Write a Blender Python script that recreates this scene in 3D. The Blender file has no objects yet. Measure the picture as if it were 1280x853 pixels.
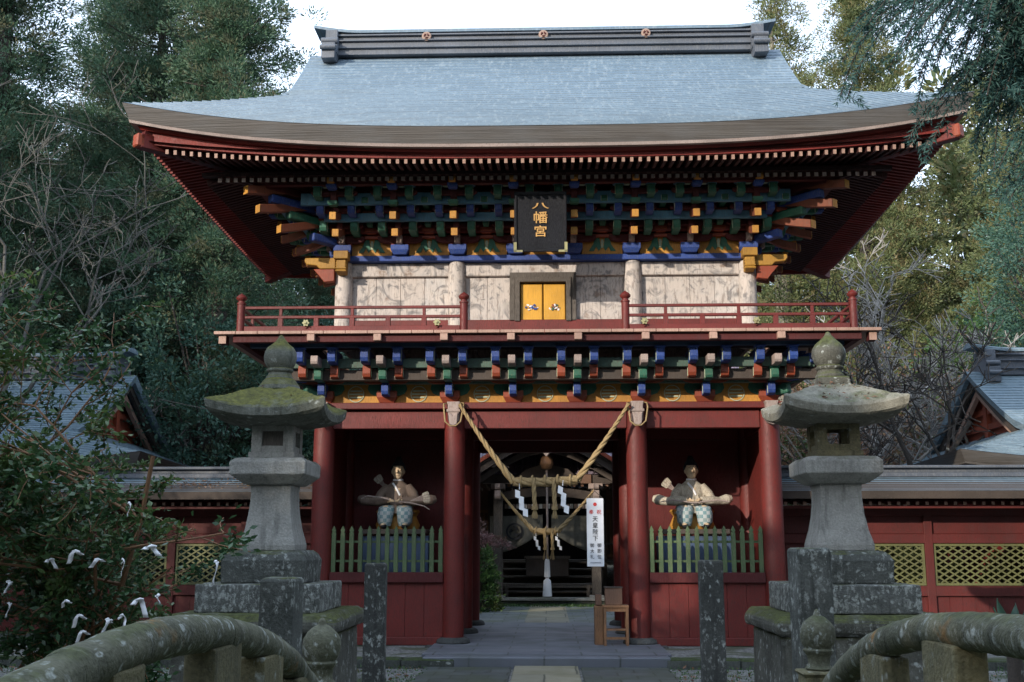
import bpy, bmesh, math, random
import numpy as np
from mathutils import Vector, Matrix
R = math.radians
random.seed(7)
C = bpy.context.scene.collection
scene = bpy.context.scene

# ------------------------------------------------------------------ camera
cd = bpy.data.cameras.new('camera'); cam = bpy.data.objects.new('camera', cd); C.objects.link(cam)
cam.location = (0.05, 0, 1.6)
cam.rotation_euler = (R(90 + 10.4), 0, R(1.87))
cd.sensor_width = 36; cd.lens = 1390 / 1280 * 36
cd.clip_start = .05; cd.clip_end = 900
scene.camera = cam

# ------------------------------------------------------------------ sky, sun, exposure
SUN_EL, SUN_AZ = 18, 38              # sun low, in front of the gate, to the left
w = bpy.data.worlds.new('World'); scene.world = w; w.use_nodes = True
nt = w.node_tree; nt.nodes.clear()
sky = nt.nodes.new('ShaderNodeTexSky'); sky.sky_type = 'NISHITA'; sky.sun_disc = False
sky.sun_elevation = R(SUN_EL); sky.sun_rotation = R(180 + SUN_AZ); sky.dust_density = 2.0; sky.altitude = 100
mixc = nt.nodes.new('ShaderNodeMixRGB'); mixc.inputs[2].default_value = (8.0, 9.6, 12.0, 1)
tc = nt.nodes.new('ShaderNodeTexCoord'); nz = nt.nodes.new('ShaderNodeTexNoise'); nz.inputs['Scale'].default_value = 2.2
nz.inputs['Detail'].default_value = 6
cr = nt.nodes.new('ShaderNodeMapRange'); cr.inputs[1].default_value = .35; cr.inputs[2].default_value = .62
cr.inputs[3].default_value = .5; cr.inputs[4].default_value = .8
nt.links.new(tc.outputs['Generated'], nz.inputs['Vector']); nt.links.new(nz.outputs['Fac'], cr.inputs[0])
nt.links.new(cr.outputs[0], mixc.inputs[0]); nt.links.new(sky.outputs[0], mixc.inputs[1])
bg = nt.nodes.new('ShaderNodeBackground'); bg.inputs['Strength'].default_value = .1
out = nt.nodes.new('ShaderNodeOutputWorld')
nt.links.new(mixc.outputs[0], bg.inputs[0]); nt.links.new(bg.outputs[0], out.inputs[0])
sl = bpy.data.lights.new('sun', 'SUN'); sl.energy = 2.0; sl.angle = R(.55); sl.color = (1, .89, .76)
so = bpy.data.objects.new('sun', sl); C.objects.link(so)
sd = Vector((-math.sin(R(SUN_AZ)) * math.cos(R(SUN_EL)), -math.cos(R(SUN_AZ)) * math.cos(R(SUN_EL)), math.sin(R(SUN_EL))))
so.rotation_euler = sd.to_track_quat('Z', 'Y').to_euler()
scene.view_settings.view_transform = 'Standard'; scene.view_settings.look = 'None'
scene.view_settings.exposure = 1.22; scene.view_settings.gamma = 1
scene.cycles.max_bounces = 6; scene.cycles.transparent_max_bounces = 8

# ------------------------------------------------------------------ materials
MATS = {}
class NT:
    def __init__(s, name):
        m = bpy.data.materials.new(name); m.use_nodes = True; s.m = m; s.t = m.node_tree
        s.b = s.t.nodes['Principled BSDF']; s.g = s.t.nodes.new('ShaderNodeNewGeometry')
        s.pos = s.g.outputs['Position']
    def L(s, a, b): s.t.links.new(a, b)
    def map(s, sc=(1, 1, 1), rot=(0, 0, 0), src=None):
        n = s.t.nodes.new('ShaderNodeMapping'); n.inputs['Scale'].default_value = sc; n.inputs['Rotation'].default_value = rot
        s.L(src or s.pos, n.inputs['Vector']); return n.outputs[0]
    def noise(s, scale, detail=4, vec=None, rough=.55, dist=0):
        n = s.t.nodes.new('ShaderNodeTexNoise'); n.inputs['Scale'].default_value = scale; n.inputs['Detail'].default_value = detail
        n.inputs['Roughness'].default_value = rough; n.inputs['Distortion'].default_value = dist
        s.L(vec or s.pos, n.inputs['Vector']); return n.outputs['Fac']
    def vor(s, scale, vec=None, out='Distance'):
        n = s.t.nodes.new('ShaderNodeTexVoronoi'); n.inputs['Scale'].default_value = scale
        s.L(vec or s.pos, n.inputs['Vector']); return n.outputs[out]
    def rng(s, v, a, b, c=0., d=1.):
        n = s.t.nodes.new('ShaderNodeMapRange'); n.clamp = True
        for i, x in enumerate((a, b, c, d)): n.inputs[i + 1].default_value = x
        s.L(v, n.inputs[0]); return n.outputs[0]
    def mul(s, a, b, op='MULTIPLY'):
        n = s.t.nodes.new('ShaderNodeMath'); n.operation = op
        for i, x in enumerate((a, b)):
            if isinstance(x, (int, float)): n.inputs[i].default_value = x
            else: s.L(x, n.inputs[i])
        return n.outputs[0]
    def mix(s, f, a, b, mode='MIX'):
        n = s.t.nodes.new('ShaderNodeMixRGB'); n.blend_type = mode
        for i, x in enumerate((f, a, b)):
            if isinstance(x, (int, float)): n.inputs[i].default_value = x
            elif isinstance(x, tuple): n.inputs[i].default_value = (x[0], x[1], x[2], 1)
            else: s.L(x, n.inputs[i])
        return n.outputs[0]
    def up(s):
        n = s.t.nodes.new('ShaderNodeSeparateXYZ'); s.L(s.g.outputs['Normal'], n.inputs[0]); return n.outputs['Z']
    def isl(s): return s.g.outputs['Random Per Island']
    def done(s, col, rough=.6, bump=None, bs=.3, bd=.02, metal=0, spec=.5):
        s.L(col, s.b.inputs['Base Color']) if not isinstance(col, tuple) else None
        if isinstance(col, tuple): s.b.inputs['Base Color'].default_value = (*col, 1)
        if isinstance(rough, (int, float)): s.b.inputs['Roughness'].default_value = rough
        else: s.L(rough, s.b.inputs['Roughness'])
        s.b.inputs['Metallic'].default_value = metal
        s.b.inputs['Specular IOR Level'].default_value = spec
        if bump is not None:
            n = s.t.nodes.new('ShaderNodeBump'); n.inputs['Strength'].default_value = bs; n.inputs['Distance'].default_value = bd
            s.L(bump, n.inputs['Height']); s.L(n.outputs[0], s.b.inputs['Normal'])
        MATS[s.m.name] = s.m; return s.m

def paint(name, col, worn, amt=.55, rough=.5, streak=(6, 6, 1.2)):
    """old lacquer or pigment paint: blotches, flaked spots, rain streaks"""
    n = NT(name)
    a = n.noise(1.3, 5); b = n.noise(14, 6, n.map(streak)); c = n.noise(60, 3)
    base = n.mix(n.rng(a, .3, .7), tuple(x * .72 for x in col), tuple(min(1, x * 1.25) for x in col))
    base = n.mix(n.mul(n.rng(b, amt, amt + .12), .75), base, worn)
    base = n.mix(n.mul(n.rng(c, .62, .7), .5), base, worn)
    g_ = n.noise(34, 5, n.map((streak[0] / 3, streak[1] / 3, .12)), .65); base = n.mix(n.mul(n.rng(g_, .5, .7), .45), base, tuple(x * .45 for x in col))
    d_ = n.noise(2.1, 6, n.map((1, 1, .5)), .65); base = n.mix(n.mul(n.rng(d_, .54, .66), .45), base, tuple(x * .55 + .012 for x in col))
    return n.done(base, n.rng(b, .3, .7, rough - .1, rough + .2), b, .25, .01)

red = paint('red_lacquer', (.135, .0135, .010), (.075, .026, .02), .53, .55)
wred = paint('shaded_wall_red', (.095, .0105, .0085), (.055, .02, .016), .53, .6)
dred = paint('dark_red_paint', (.075, .008, .008), (.05, .018, .015), .6, .7)
eave_red = paint('eave_red_paint', (.19, .016, .011), (.10, .03, .02), .6, .6)
soffit_shade = paint('shaded_soffit_paint', (.022, .006, .007), (.018, .012, .012), .6, .8)  # near-black: shade under eaves and ceilings is put into the colour
ored = paint('vermilion_paint', (.27, .048, .018), (.17, .08, .055), .53, .55)
blue = paint('ultramarine_paint', (.018, .055, .25), (.13, .16, .22), .54, .6)
green = paint('verdigris_green_paint', (.018, .12, .075), (.12, .15, .09), .54, .6)
pgreen = paint('picket_green_paint', (.075, .12, .05), (.16, .15, .09), .54, .6)
tailm = paint('rusty_tail_paint', (.20, .055, .025), (.13, .08, .06), .54, .6)
cgold = paint('worn_golden_paint', (.38, .20, .028), (.22, .12, .045), .56, .6)
yellow = paint('yellow_ochre_paint', (.46, .215, .03), (.22, .13, .055), .54, .6)
door_y = paint('door_yellow_paint', (.60, .31, .025), (.6, .4, .15), .62, .45)
lblue = paint('faded_blue_paint', (.065, .19, .28), (.12, .15, .17), .52, .6)
lgreen = paint('faded_green_paint', (.07, .13, .10), (.09, .08, .065), .5, .65)
pink = paint('pinkish_end_paint', (.40, .25, .19), (.27, .16, .12), .54, .6)
greywood = paint('grey_weathered_wood', (.11, .095, .08), (.045, .036, .03), .48, .75, (9, 9, .8))
darkwood = paint('dark_old_wood', (.06, .045, .036), (.11, .09, .075), .56, .7)
brown = paint('brown_stained_wood', (.15, .08, .05), (.08, .05, .035), .55, .65)
oak = paint('warm_brown_stand_wood', (.22, .11, .05), (.1, .05, .03), .55, .6)
carv = paint('grey_carved_wood', (.34, .27, .24), (.18, .12, .1), .55, .7)
black = paint('black_lacquer', (.004, .005, .009), (.012, .012, .016), .66, .8)
gold = paint('aged_gold_leaf', (.62, .36, .12), (.35, .2, .08), .6, .5)
crestm = paint('dull_crest_copper', (.30, .20, .15), (.2, .15, .13), .6, .6)
brass = paint('brass', (.34, .32, .16), (.2, .2, .12), .6, .4)
dkblue = paint('slate_blue_paint', (.04, .07, .13), (.08, .09, .1), .55, .6)
lat = paint('lattice_olive_paint', (.115, .12, .042), (.09, .08, .05), .54, .6)
redtile = paint('purple_grey_tile', (.17, .13, .17), (.28, .26, .3), .5, .5)

def m_white():
    n = NT('flaking_white_board')
    v = n.map((1, 1, .35)); a = n.noise(1.6, 6, None, .6, 1.2); b = n.noise(9, 8, n.map((3.2, 1, .5)), .7); c = n.noise(2.6, 3, None, .5, 3.5)
    base = n.mix(n.rng(a, .3, .65), (.64, .58, .53), (.54, .52, .50)); base = n.mix(n.mul(n.isl(), .45), base, (.44, .37, .32))
    gr = n.noise(22, 6, n.map((3.5, 1, .16)), .7); base = n.mix(n.mul(n.rng(gr, .52, .66), .6), base, (.28, .24, .21))
    rot = n.mul(n.rng(n.noise(1.9, 4), .6, .66), n.rng(n.noise(11, 5), .4, .6)); base = n.mix(n.mul(rot, .8), base, (.20, .13, .09))
    base = n.mix(n.mul(n.rng(b, .53, .62), .8), base, (.24, .2, .175))
    base = n.mix(n.mul(n.rng(c, .52, .66), .7), base, (.13, .13, .135))
    d = n.t.nodes.new('ShaderNodeTexWave'); d.inputs['Scale'].default_value = 1.4; d.inputs['Distortion'].default_value = 14
    d.inputs['Detail'].default_value = 3; n.L(n.pos, d.inputs['Vector'])
    base = n.mix(n.mul(n.mul(n.rng(d.outputs['Fac'], .8, .97), n.rng(a, .45, .6)), .15), base, (.25, .25, .27))
    return n.done(base, .85, b, .5, .012)
white = m_white()

def stone(name, base, dark, moss=.0, lichen=.3, mosscol=(.07, .08, .022), ls=9, orange=False):
    n = NT(name)
    a = n.noise(2.2, 6); b = n.noise(45, 5); c = n.noise(6, 6, n.map((1, 1, .45)), .65)
    col = n.mix(n.rng(a, .3, .7), dark, base)
    col = n.mix(n.mul(n.rng(c, .45, .68), .75), col, dark)
    col = n.mix(n.rng(b, .35, .75, 0, .35), col, tuple(min(1, x * 1.7) for x in base))
    l1 = n.vor(ls, n.mix(.12, n.pos, n.t.nodes.new('ShaderNodeTexNoise').outputs['Color'])); l2 = n.noise(3.2, 4)
    lm = n.mul(n.rng(l1, .32, .2), n.rng(l2, .62 - lichen * .3, .72 - lichen * .3))
    l3 = n.noise(26, 6, None, .7)
    lm = n.mul(lm, n.rng(l3, .4, .55))
    col = n.mix(n.mul(lm, .8), col, (.42, .45, .42))
    f1 = n.noise(17, 8, n.map((1, 1, .6)), .78); f2 = n.noise(2.6, 5, None, .6)
    fm = n.mul(n.rng(f1, .60 - lichen * .07, .66 - lichen * .07), n.rng(f2, .60 - lichen * .16, .70 - lichen * .16))
    col = n.mix(n.mul(fm, min(.85, .35 + lichen * .4)), col, (.36, .38, .35))
    st_ = n.noise(5, 5, n.map((2.2, 2.2, .25)), .6); col = n.mix(n.mul(n.rng(st_, .54, .68), .6), col, tuple(x * .55 for x in dark))
    if orange: om = n.mul(n.rng(n.noise(1.7, 4), .60, .68), n.rng(n.noise(13, 6), .45, .55)); col = n.mix(n.mul(om, .8), col, (.30, .14, .03))
    if moss > 0:
        mm = n.mul(n.rng(n.up(), .75 - moss * .6, .95 - moss * .3), n.rng(n.noise(3.5, 6), .55 - moss * .35, .7 - moss * .3))
        mc = n.mix(n.rng(n.noise(20, 4), .3, .7), tuple(x * .45 for x in mosscol), tuple(x * 1.3 for x in mosscol))
        col = n.mix(mm, col, mc)
    return n.done(col, .9, n.mul(b, n.mul(c, 1.5), 'ADD'), .55, .02)
st_grey = stone('grey_granite', (.33, .325, .295), (.19, .187, .17), .25, .2)
st_dark = stone('dark_lichened_stone', (.10, .105, .095), (.035, .04, .034), .3, 1.0, ls=11)
st_white = stone('white_lichened_stone', (.13, .135, .125), (.05, .054, .048), .25, 1.4, ls=13)
st_moss = stone('moss_topped_stone', (.12, .12, .10), (.045, .045, .035), .9, .8)
st_roof_l = stone('mossy_lantern_roof_stone', (.16, .165, .14), (.065, .07, .05), .85, .5, (.10, .10, .018))
st_roof_r = stone('pale_lantern_roof_stone', (.24, .23, .185), (.11, .105, .08), .2, .5)
st_rail = stone('olive_weathered_stone', (.14, .14, .095), (.055, .057, .036), .4, .8, (.075, .085, .035), 12, True)
st_post = stone('streaked_post_stone', (.07, .072, .066), (.02, .022, .02), .1, .8, ls=14)
st_rpost = stone('tan_rail_post_stone', (.20, .175, .095), (.08, .075, .045), .1, .5)
st_kerb = stone('kerb_stone', (.09, .10, .09), (.035, .04, .033), .8, .3, (.04, .06, .015))
st_base = stone('column_base_stone', (.07, .072, .07), (.03, .032, .03), .0, .2)

def m_pave(name, base, dark, sx, sy, mossy=.4, tint=(.10, .12, .05)):
    n = NT(name)
    br = n.t.nodes.new('ShaderNodeTexBrick'); br.inputs['Scale'].default_value = 1
    br.inputs['Brick Width'].default_value = sx; br.inputs['Row Height'].default_value = sy; br.inputs['Mortar Size'].default_value = .018
    br.inputs['Color1'].default_value = (*base, 1); br.inputs['Color2'].default_value = (*dark, 1); br.inputs['Mortar'].default_value = (.02, .025, .015, 1)
    br.inputs['Mortar Smooth'].default_value = .5
    wv = n.t.nodes.new('ShaderNodeTexNoise'); wv.inputs['Scale'].default_value = 2.; n.L(n.pos, wv.inputs['Vector'])
    n.L(n.mix(.05, n.pos, wv.outputs['Color'], 'ADD'), br.inputs['Vector'])
    a = n.noise(1.1, 6); b = n.noise(30, 5)
    col = n.mix(n.rng(b, .3, .7, 0, .5), br.outputs['Color'], dark)
    col = n.mix(n.mul(n.rng(a, .5 - mossy * .1, .68), .75), col, tint)
    return n.done(col, n.rng(a, .3, .7, .42, .8), n.mul(br.outputs['Fac'], n.mul(b, -.35), 'ADD'), -.6, .012, spec=.6)
pave = m_pave('bluegrey_flagstone', (.17, .19, .20), (.10, .115, .12), .62, .42, .6)
pave_c = m_pave('tan_centre_slab', (.27, .245, .17), (.20, .19, .14), .9, 1.3, .1, (.14, .13, .07))
pave_p = m_pave('passage_stone', (.15, .165, .19), (.11, .12, .145), 1.1, .5, .1, (.09, .1, .1))
pave_f = m_pave('dark_front_flagstone', (.10, .115, .11), (.06, .07, .066), .5, .38, .9, (.05, .06, .025))

def m_ground():
    n = NT('forest_floor')
    a = n.noise(.7, 5); b = n.noise(9, 6); c = n.vor(22, None, 'Color')
    sep = n.t.nodes.new('ShaderNodeSeparateColor'); n.L(c, sep.inputs[0])
    col = n.mix(n.rng(a, .4, .6), (.045, .06, .025), (.075, .058, .042))
    col = n.mix(n.rng(b, .5, .62), col, (.13, .085, .055))
    col = n.mix(n.mul(n.rng(sep.outputs[0], .75, .8), .8), col, (.17, .12, .085))
    return n.done(col, .95, n.mul(b, n.vor(22), 'ADD'), .8, .05)
floor_m = m_ground()
def m_gravel():
    n = NT('grey_gravel'); c = n.vor(30, None, 'Color'); d = n.vor(30)
    sep = n.t.nodes.new('ShaderNodeSeparateColor'); n.L(c, sep.inputs[0])
    col = n.mix(sep.outputs[0], (.06, .062, .06), (.26, .26, .25))
    col = n.mix(n.rng(n.noise(1.5, 5), .52, .6, 0, .8), col, (.05, .06, .025))
    return n.done(col, .9, d, -.9, .03)
gravel = m_gravel()

def m_copper(name='patinated_copper_roof', a1=(.125, .185, .24), a2=(.17, .24, .30), bw=.42):
    n = NT(name)
    mp = n.t.nodes.new('ShaderNodeCombineXYZ'); sp = n.t.nodes.new('ShaderNodeSeparateXYZ'); n.L(n.pos, sp.inputs[0])
    n.L(n.mul(sp.outputs[0], sp.outputs[1], 'ADD'), mp.inputs[0]); n.L(n.mul(sp.outputs[2], 1.6), mp.inputs[1])
    br = n.t.nodes.new('ShaderNodeTexBrick'); br.inputs['Brick Width'].default_value = bw; br.inputs['Row Height'].default_value = .1
    br.inputs['Mortar Size'].default_value = .006; br.inputs['Scale'].default_value = 1
    br.inputs['Color1'].default_value = (*a1, 1); br.inputs['Color2'].default_value = (*a2, 1); br.inputs['Mortar'].default_value = (.12, .15, .17, 1)
    n.L(mp.outputs[0], br.inputs['Vector'])
    a = n.noise(.8, 6); st = n.noise(7, 5, n.map((2.5, .5, .5)))
    col = n.mix(n.rng(a, .3, .7, 0, .5), br.outputs['Color'], tuple(x * .8 for x in a1))
    col = n.mix(n.mul(n.rng(st, .52, .68), .35), col, (.34, .40, .43))
    dk = n.noise(30, 4, n.map((.4, .4, 1))); col = n.mix(n.rng(dk, .45, .75, 0, .5), col, tuple(x * .6 for x in a1))
    return n.done(col, n.rng(st, .3, .7, .45, .65), st, .15, .01, metal=.1, spec=.55)
copper = m_copper()
copper_d = m_copper('side_copper_roof', (.15, .22, .27), (.23, .31, .36))
ridge_m = paint('ridge_copper', (.085, .10, .125), (.16, .165, .175), .5, .5)
def m_fascia():
    n = NT('layered_eave_edge'); z = n.noise(3, 5, n.map((.25, .25, 26))); a = n.noise(1.2, 5, n.map((1, 1, 3)))
    col = n.mix(n.rng(z, .35, .65), (.07, .062, .055), (.115, .104, .094)); col = n.mix(n.rng(a, .45, .7, 0, .6), col, (.12, .12, .12))
    return n.done(col, .65, z, .5, .02)
fascia = m_fascia()
def m_straw():
    n = NT('straw_rope'); a = n.noise(70, 4, n.map((1, 1, 3)));
    return n.done(n.mix(n.rng(a, .3, .7), (.22, .145, .06), (.42, .31, .155)), .85, a, .6, .01)
straw = m_straw()
def flat(name, col, rough=.7, v=.15):
    n = NT(name); a = n.noise(12, 4)
    return n.done(n.mix(n.rng(a, .3, .7), tuple(x * (1 - v) for x in col), col), rough, a, .1, .01)
paper = flat('white_paper', (.80, .81, .83), .8, .06)
cloth = flat('grey_noren_cloth', (.15, .145, .12), .9, .25)
cblack = flat('black_ink', (.02, .02, .025), .8)
cred = flat('red_ink', (.75, .06, .05), .8)
skin_m = flat('statue_face_paint', (.60, .45, .29), .7, .3)
robe_r = paint('statue_robe_cream', (.48, .43, .34), (.22, .17, .12), .5, .8)
robe_l = paint('statue_robe_brown', (.16, .115, .09), (.3, .24, .18), .56, .8)
lat_pale = flat('pale_green_line_paint', (.42, .47, .33), .8)
rafter_shade = paint('shaded_rafter_red', (.04, .007, .007), (.025, .012, .012), .6, .75)  # rafter red darkened: the shade below the eaves is part of the colour
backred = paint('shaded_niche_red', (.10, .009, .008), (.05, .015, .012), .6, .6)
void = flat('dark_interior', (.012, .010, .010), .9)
def m_check():
    n = NT('checked_trouser_cloth'); c = n.t.nodes.new('ShaderNodeTexChecker'); c.inputs['Scale'].default_value = 16
    c.inputs['Color1'].default_value = (.38, .42, .42, 1); c.inputs['Color2'].default_value = (.14, .24, .26, 1)
    n.L(n.map((1, .4, 1)), c.inputs['Vector'])
    return n.done(n.mix(n.rng(n.noise(9, 5), .5, .7, 0, .5), c.outputs[0], (.4, .4, .36)), .85)
check = m_check()

def leafm(name, c1, c2, c3, rough=.6, tr=.25):
    """foliage: every leaf or spray has its own tone, whole clumps drift in hue"""
    n = NT(name)
    a = n.noise(.45, 3); b = n.noise(1.8, 3)
    col = n.mix(n.isl(), c1, c2); col = n.mix(n.rng(b, .5, .62, 0, .75), col, c3)
    col = n.mix(n.rng(a, .35, .65, 0, .5), col, c1)
    m = n.done(col, rough, spec=.4)
    if tr:
        t = n.t.nodes.new('ShaderNodeBsdfTranslucent'); n.L(col, t.inputs[0])
        mx = n.t.nodes.new('ShaderNodeMixShader'); mx.inputs[0].default_value = tr
        n.L(n.b.outputs[0], mx.inputs[1]); n.L(t.outputs[0], mx.inputs[2]); n.L(mx.outputs[0], n.t.nodes['Material Output'].inputs[0])
    return m
cedar_m = leafm('dark_cedar_foliage', (.05, .105, .062), (.095, .175, .095), (.18, .14, .075))
cedar_y = leafm('olive_cedar_foliage', (.10, .14, .06), (.20, .22, .085), (.26, .17, .085))
blue_c = leafm('bluegreen_conifer_foliage', (.035, .095, .088), (.065, .15, .135), (.05, .11, .075))
broad_d = leafm('deep_green_leaves', (.03, .08, .045), (.07, .15, .08), (.05, .1, .08), .45)
broad_g = leafm('mid_green_leaves', (.045, .11, .035), (.09, .17, .05), (.13, .14, .05), .5)
teal_m = leafm('teal_green_leaves', (.045, .11, .082), (.095, .18, .125), (.07, .13, .07), .5)
shrub_m = leafm('glossy_shrub_leaves', (.03, .075, .03), (.065, .14, .05), (.14, .20, .05), .28, .2)
autumn_m = leafm('faded_autumn_leaves', (.20, .10, .06), (.28, .17, .12), (.14, .12, .05))
pinkm = leafm('dusty_pink_leaves', (.22, .12, .12), (.34, .2, .2), (.1, .09, .04))
yel_m = leafm('yellow_green_leaves', (.22, .22, .07), (.36, .34, .13), (.12, .15, .05))
bark_d = stone('dark_bark', (.075, .06, .05), (.03, .026, .022), .1, .4)
bark_l = stone('pale_bark', (.24, .22, .18), (.12, .11, .09), .1, .3)
bark_g = stone('grey_brown_bark', (.12, .115, .10), (.06, .057, .05), .1, .3)
bark_p = stone('pale_twig_bark', (.36, .34, .31), (.24, .22, .20), .0, .2)
bark_t = stone('twig_bark', (.27, .25, .23), (.17, .155, .15), .1, .2)

# ------------------------------------------------------------------ mesh builder and tagging
class MB:
    def __init__(s): s.v = []; s.f = []; s.mi = []; s.c = 0
    def mat(s, i): s.c = i; return s
    def add(s, vs, fs, mi=None):
        o = len(s.v); s.v += [tuple(p) for p in vs]; s.f += [tuple(i + o for i in f) for f in fs]
        s.mi += [s.c if mi is None else mi] * len(fs) if not isinstance(mi, list) else mi; return s
    def box(s, x0, x1, y0, y1, z0, z1, front=None):
        vs = [(x0, y0, z0), (x1, y0, z0), (x1, y1, z0), (x0, y1, z0), (x0, y0, z1), (x1, y0, z1), (x1, y1, z1), (x0, y1, z1)]
        fs = [(3, 2, 1, 0), (4, 5, 6, 7), (0, 1, 5, 4), (1, 2, 6, 5), (2, 3, 7, 6), (3, 0, 4, 7)]
        return s.add(vs, fs, None if front is None else [s.c, s.c, front, s.c, s.c, s.c])
    def beam(s, p0, p1, wd, h, end=None, up=(0, 0, 1), w1=None, h1=None):
        p0 = Vector(p0); p1 = Vector(p1); d = (p1 - p0).normalized(); x = d.cross(Vector(up)).normalized(); u = x.cross(d)
        w1 = w1 or wd; h1 = h1 or h
        vs = [p0 + x * a * wd / 2 + u * b * h / 2 for a, b in ((-1, -1), (1, -1), (1, 1), (-1, 1))]
        vs += [p1 + x * a * w1 / 2 + u * b * h1 / 2 for a, b in ((-1, -1), (1, -1), (1, 1), (-1, 1))]
        fs = [(0, 1, 2, 3), (7, 6, 5, 4), (0, 4, 5, 1), (1, 5, 6, 2), (2, 6, 7, 3), (3, 7, 4, 0)]
        return s.add(vs, fs, None if end is None else [s.c, end, s.c, s.c, s.c, s.c])
    def loft(s, rings, cap=True, close=True):
        n = len(rings[0]); vs = [p for r in rings for p in r]; fs = []
        for i in range(len(rings) - 1):
            for j in range(n if close else n - 1):
                k = (j + 1) % n; fs.append((i * n + j, i * n + k, (i + 1) * n + k, (i + 1) * n + j))
        if cap: fs += [tuple(range(n))[::-1], tuple((len(rings) - 1) * n + j for j in range(n))]
        return s.add(vs, fs)
    def lathe(s, prof, n=24, c=(0, 0, 0), cap=True):
        return s.loft([[(c[0] + r * math.cos(2 * math.pi * j / n), c[1] + r * math.sin(2 * math.pi * j / n), c[2] + z) for j in range(n)] for r, z in prof], cap)
    def sq(s, prof, c=(0, 0, 0), sub=1, corner=0.0):
        """square plan loft; sub points per side, corner lifts the corners of a ring"""
        rings = []
        for pr in prof:
            h, z = pr[0], pr[1]; lift = pr[2] if len(pr) > 2 else 0; ring = []
            for (ax, ay, bx, by) in ((-1, -1, 1, -1), (1, -1, 1, 1), (1, 1, -1, 1), (-1, 1, -1, -1)):
                for k in range(sub):
                    t = k / sub; x = ax + (bx - ax) * t; y = ay + (by - ay) * t; e = abs(2 * t - 1)
                    q = 1 - .06 * (1 - e ** 2) * (1 if lift else 0)
                    ring.append((c[0] + x * h * q, c[1] + y * h * q, c[2] + z + lift * e ** 2.5))
            rings.append(ring)
        return s.loft(rings)
    def tube(s, pts, r, n=8, cap=True, flat=1):
        pts = [Vector(p) for p in pts]; rings = []; x = None
        for i, p in enumerate(pts):
            d = (pts[min(i + 1, len(pts) - 1)] - pts[max(i - 1, 0)])
            d = d.normalized() if d.length > 1e-6 else Vector((0, 0, 1))
            if x is None: x = d.orthogonal().normalized()
            x = (x - d * x.dot(d)).normalized(); y = d.cross(x); rr = r[i] if isinstance(r, (list, tuple)) else r
            rings.append([p + x * rr * math.cos(2 * math.pi * j / n) + y * rr * flat * math.sin(2 * math.pi * j / n) for j in range(n)])
        return s.loft(rings, cap)
    def prism(s, poly, a0, a1, axis='y'):
        n = len(poly)
        f = {'y': lambda p, a: (p[0], a, p[1]), 'x': lambda p, a: (a, p[0], p[1]), 'z': lambda p, a: (p[0], p[1], a)}[axis]
        return s.add([f(p, a0) for p in poly] + [f(p, a1) for p in poly],
                     [tuple(range(n)), tuple(range(2 * n - 1, n - 1, -1))] + [(i, n + i, n + (i + 1) % n, (i + 1) % n) for i in range(n)])
    def grid(s, P):
        a = len(P); b = len(P[0]); return s.add([p for r in P for p in r], [(i * b + j, i * b + j + 1, (i + 1) * b + j + 1, (i + 1) * b + j) for i in range(a - 1) for j in range(b - 1)])
    def build(s, name, mats, parent=None, smooth=None, bev=0, fix=True, seg=1):
        me = bpy.data.meshes.new(name); me.from_pydata(s.v, [], s.f)
        if not isinstance(mats, (list, tuple)): mats = [mats]
        for m in mats: me.materials.append(m)
        me.polygons.foreach_set('material_index', s.mi)
        if fix:
            bm = bmesh.new(); bm.from_mesh(me); bmesh.ops.recalc_face_normals(bm, faces=bm.faces); bm.to_mesh(me); bm.free()
        if smooth:
            me.polygons.foreach_set('use_smooth', [True] * len(me.polygons)); me.set_sharp_from_angle(angle=R(smooth))
        me.update()
        o = bpy.data.objects.new(name, me); C.objects.link(o)
        if parent: o.parent = parent
        if bev:
            b = o.modifiers.new('bevel', 'BEVEL'); b.width = bev; b.segments = seg; b.limit_method = 'ANGLE'; b.angle_limit = R(40)
        return o

def rough_it(o, amp=.01, scale=.15, sub=2):
    """stone that is not quite straight: subdivide plainly and displace by clouds"""
    s = o.modifiers.new('sub', 'SUBSURF'); s.subdivision_type = 'SIMPLE'; s.levels = sub; s.render_levels = sub
    t = bpy.data.textures.get('clouds%g' % scale) or bpy.data.textures.new('clouds%g' % scale, 'CLOUDS'); t.noise_scale = scale
    d = o.modifiers.new('disp', 'DISPLACE'); d.texture = t; d.strength = amp * 2; d.texture_coords = 'GLOBAL'; d.mid_level = .5
    return o
def tag(o, label, cat, group=None):
    o['label'] = label; o['category'] = cat
    if group: o['group'] = group
    return o
def struct(o): o['kind'] = 'structure'; return o
def stuff(o): o['kind'] = 'stuff'; return o
def thing(name, label, cat, loc=(0, 0, 0), group=None, rz=0):
    o = bpy.data.objects.new(name, None); C.objects.link(o); o.empty_display_size = .2
    o.location = loc; o.rotation_euler.z = rz; return tag(o, label, cat, group)
def inst(src, parent=None, loc=None, rz=None, scale=None, mirror=False):
    c = src.copy(); C.objects.link(c); c.parent = parent
    if loc is not None: c.location = loc
    if rz is not None: c.rotation_euler.z = rz
    if scale is not None: c.scale = scale if isinstance(scale, tuple) else (scale,) * 3
    for k in src.children: inst(k, c)
    return c

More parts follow.
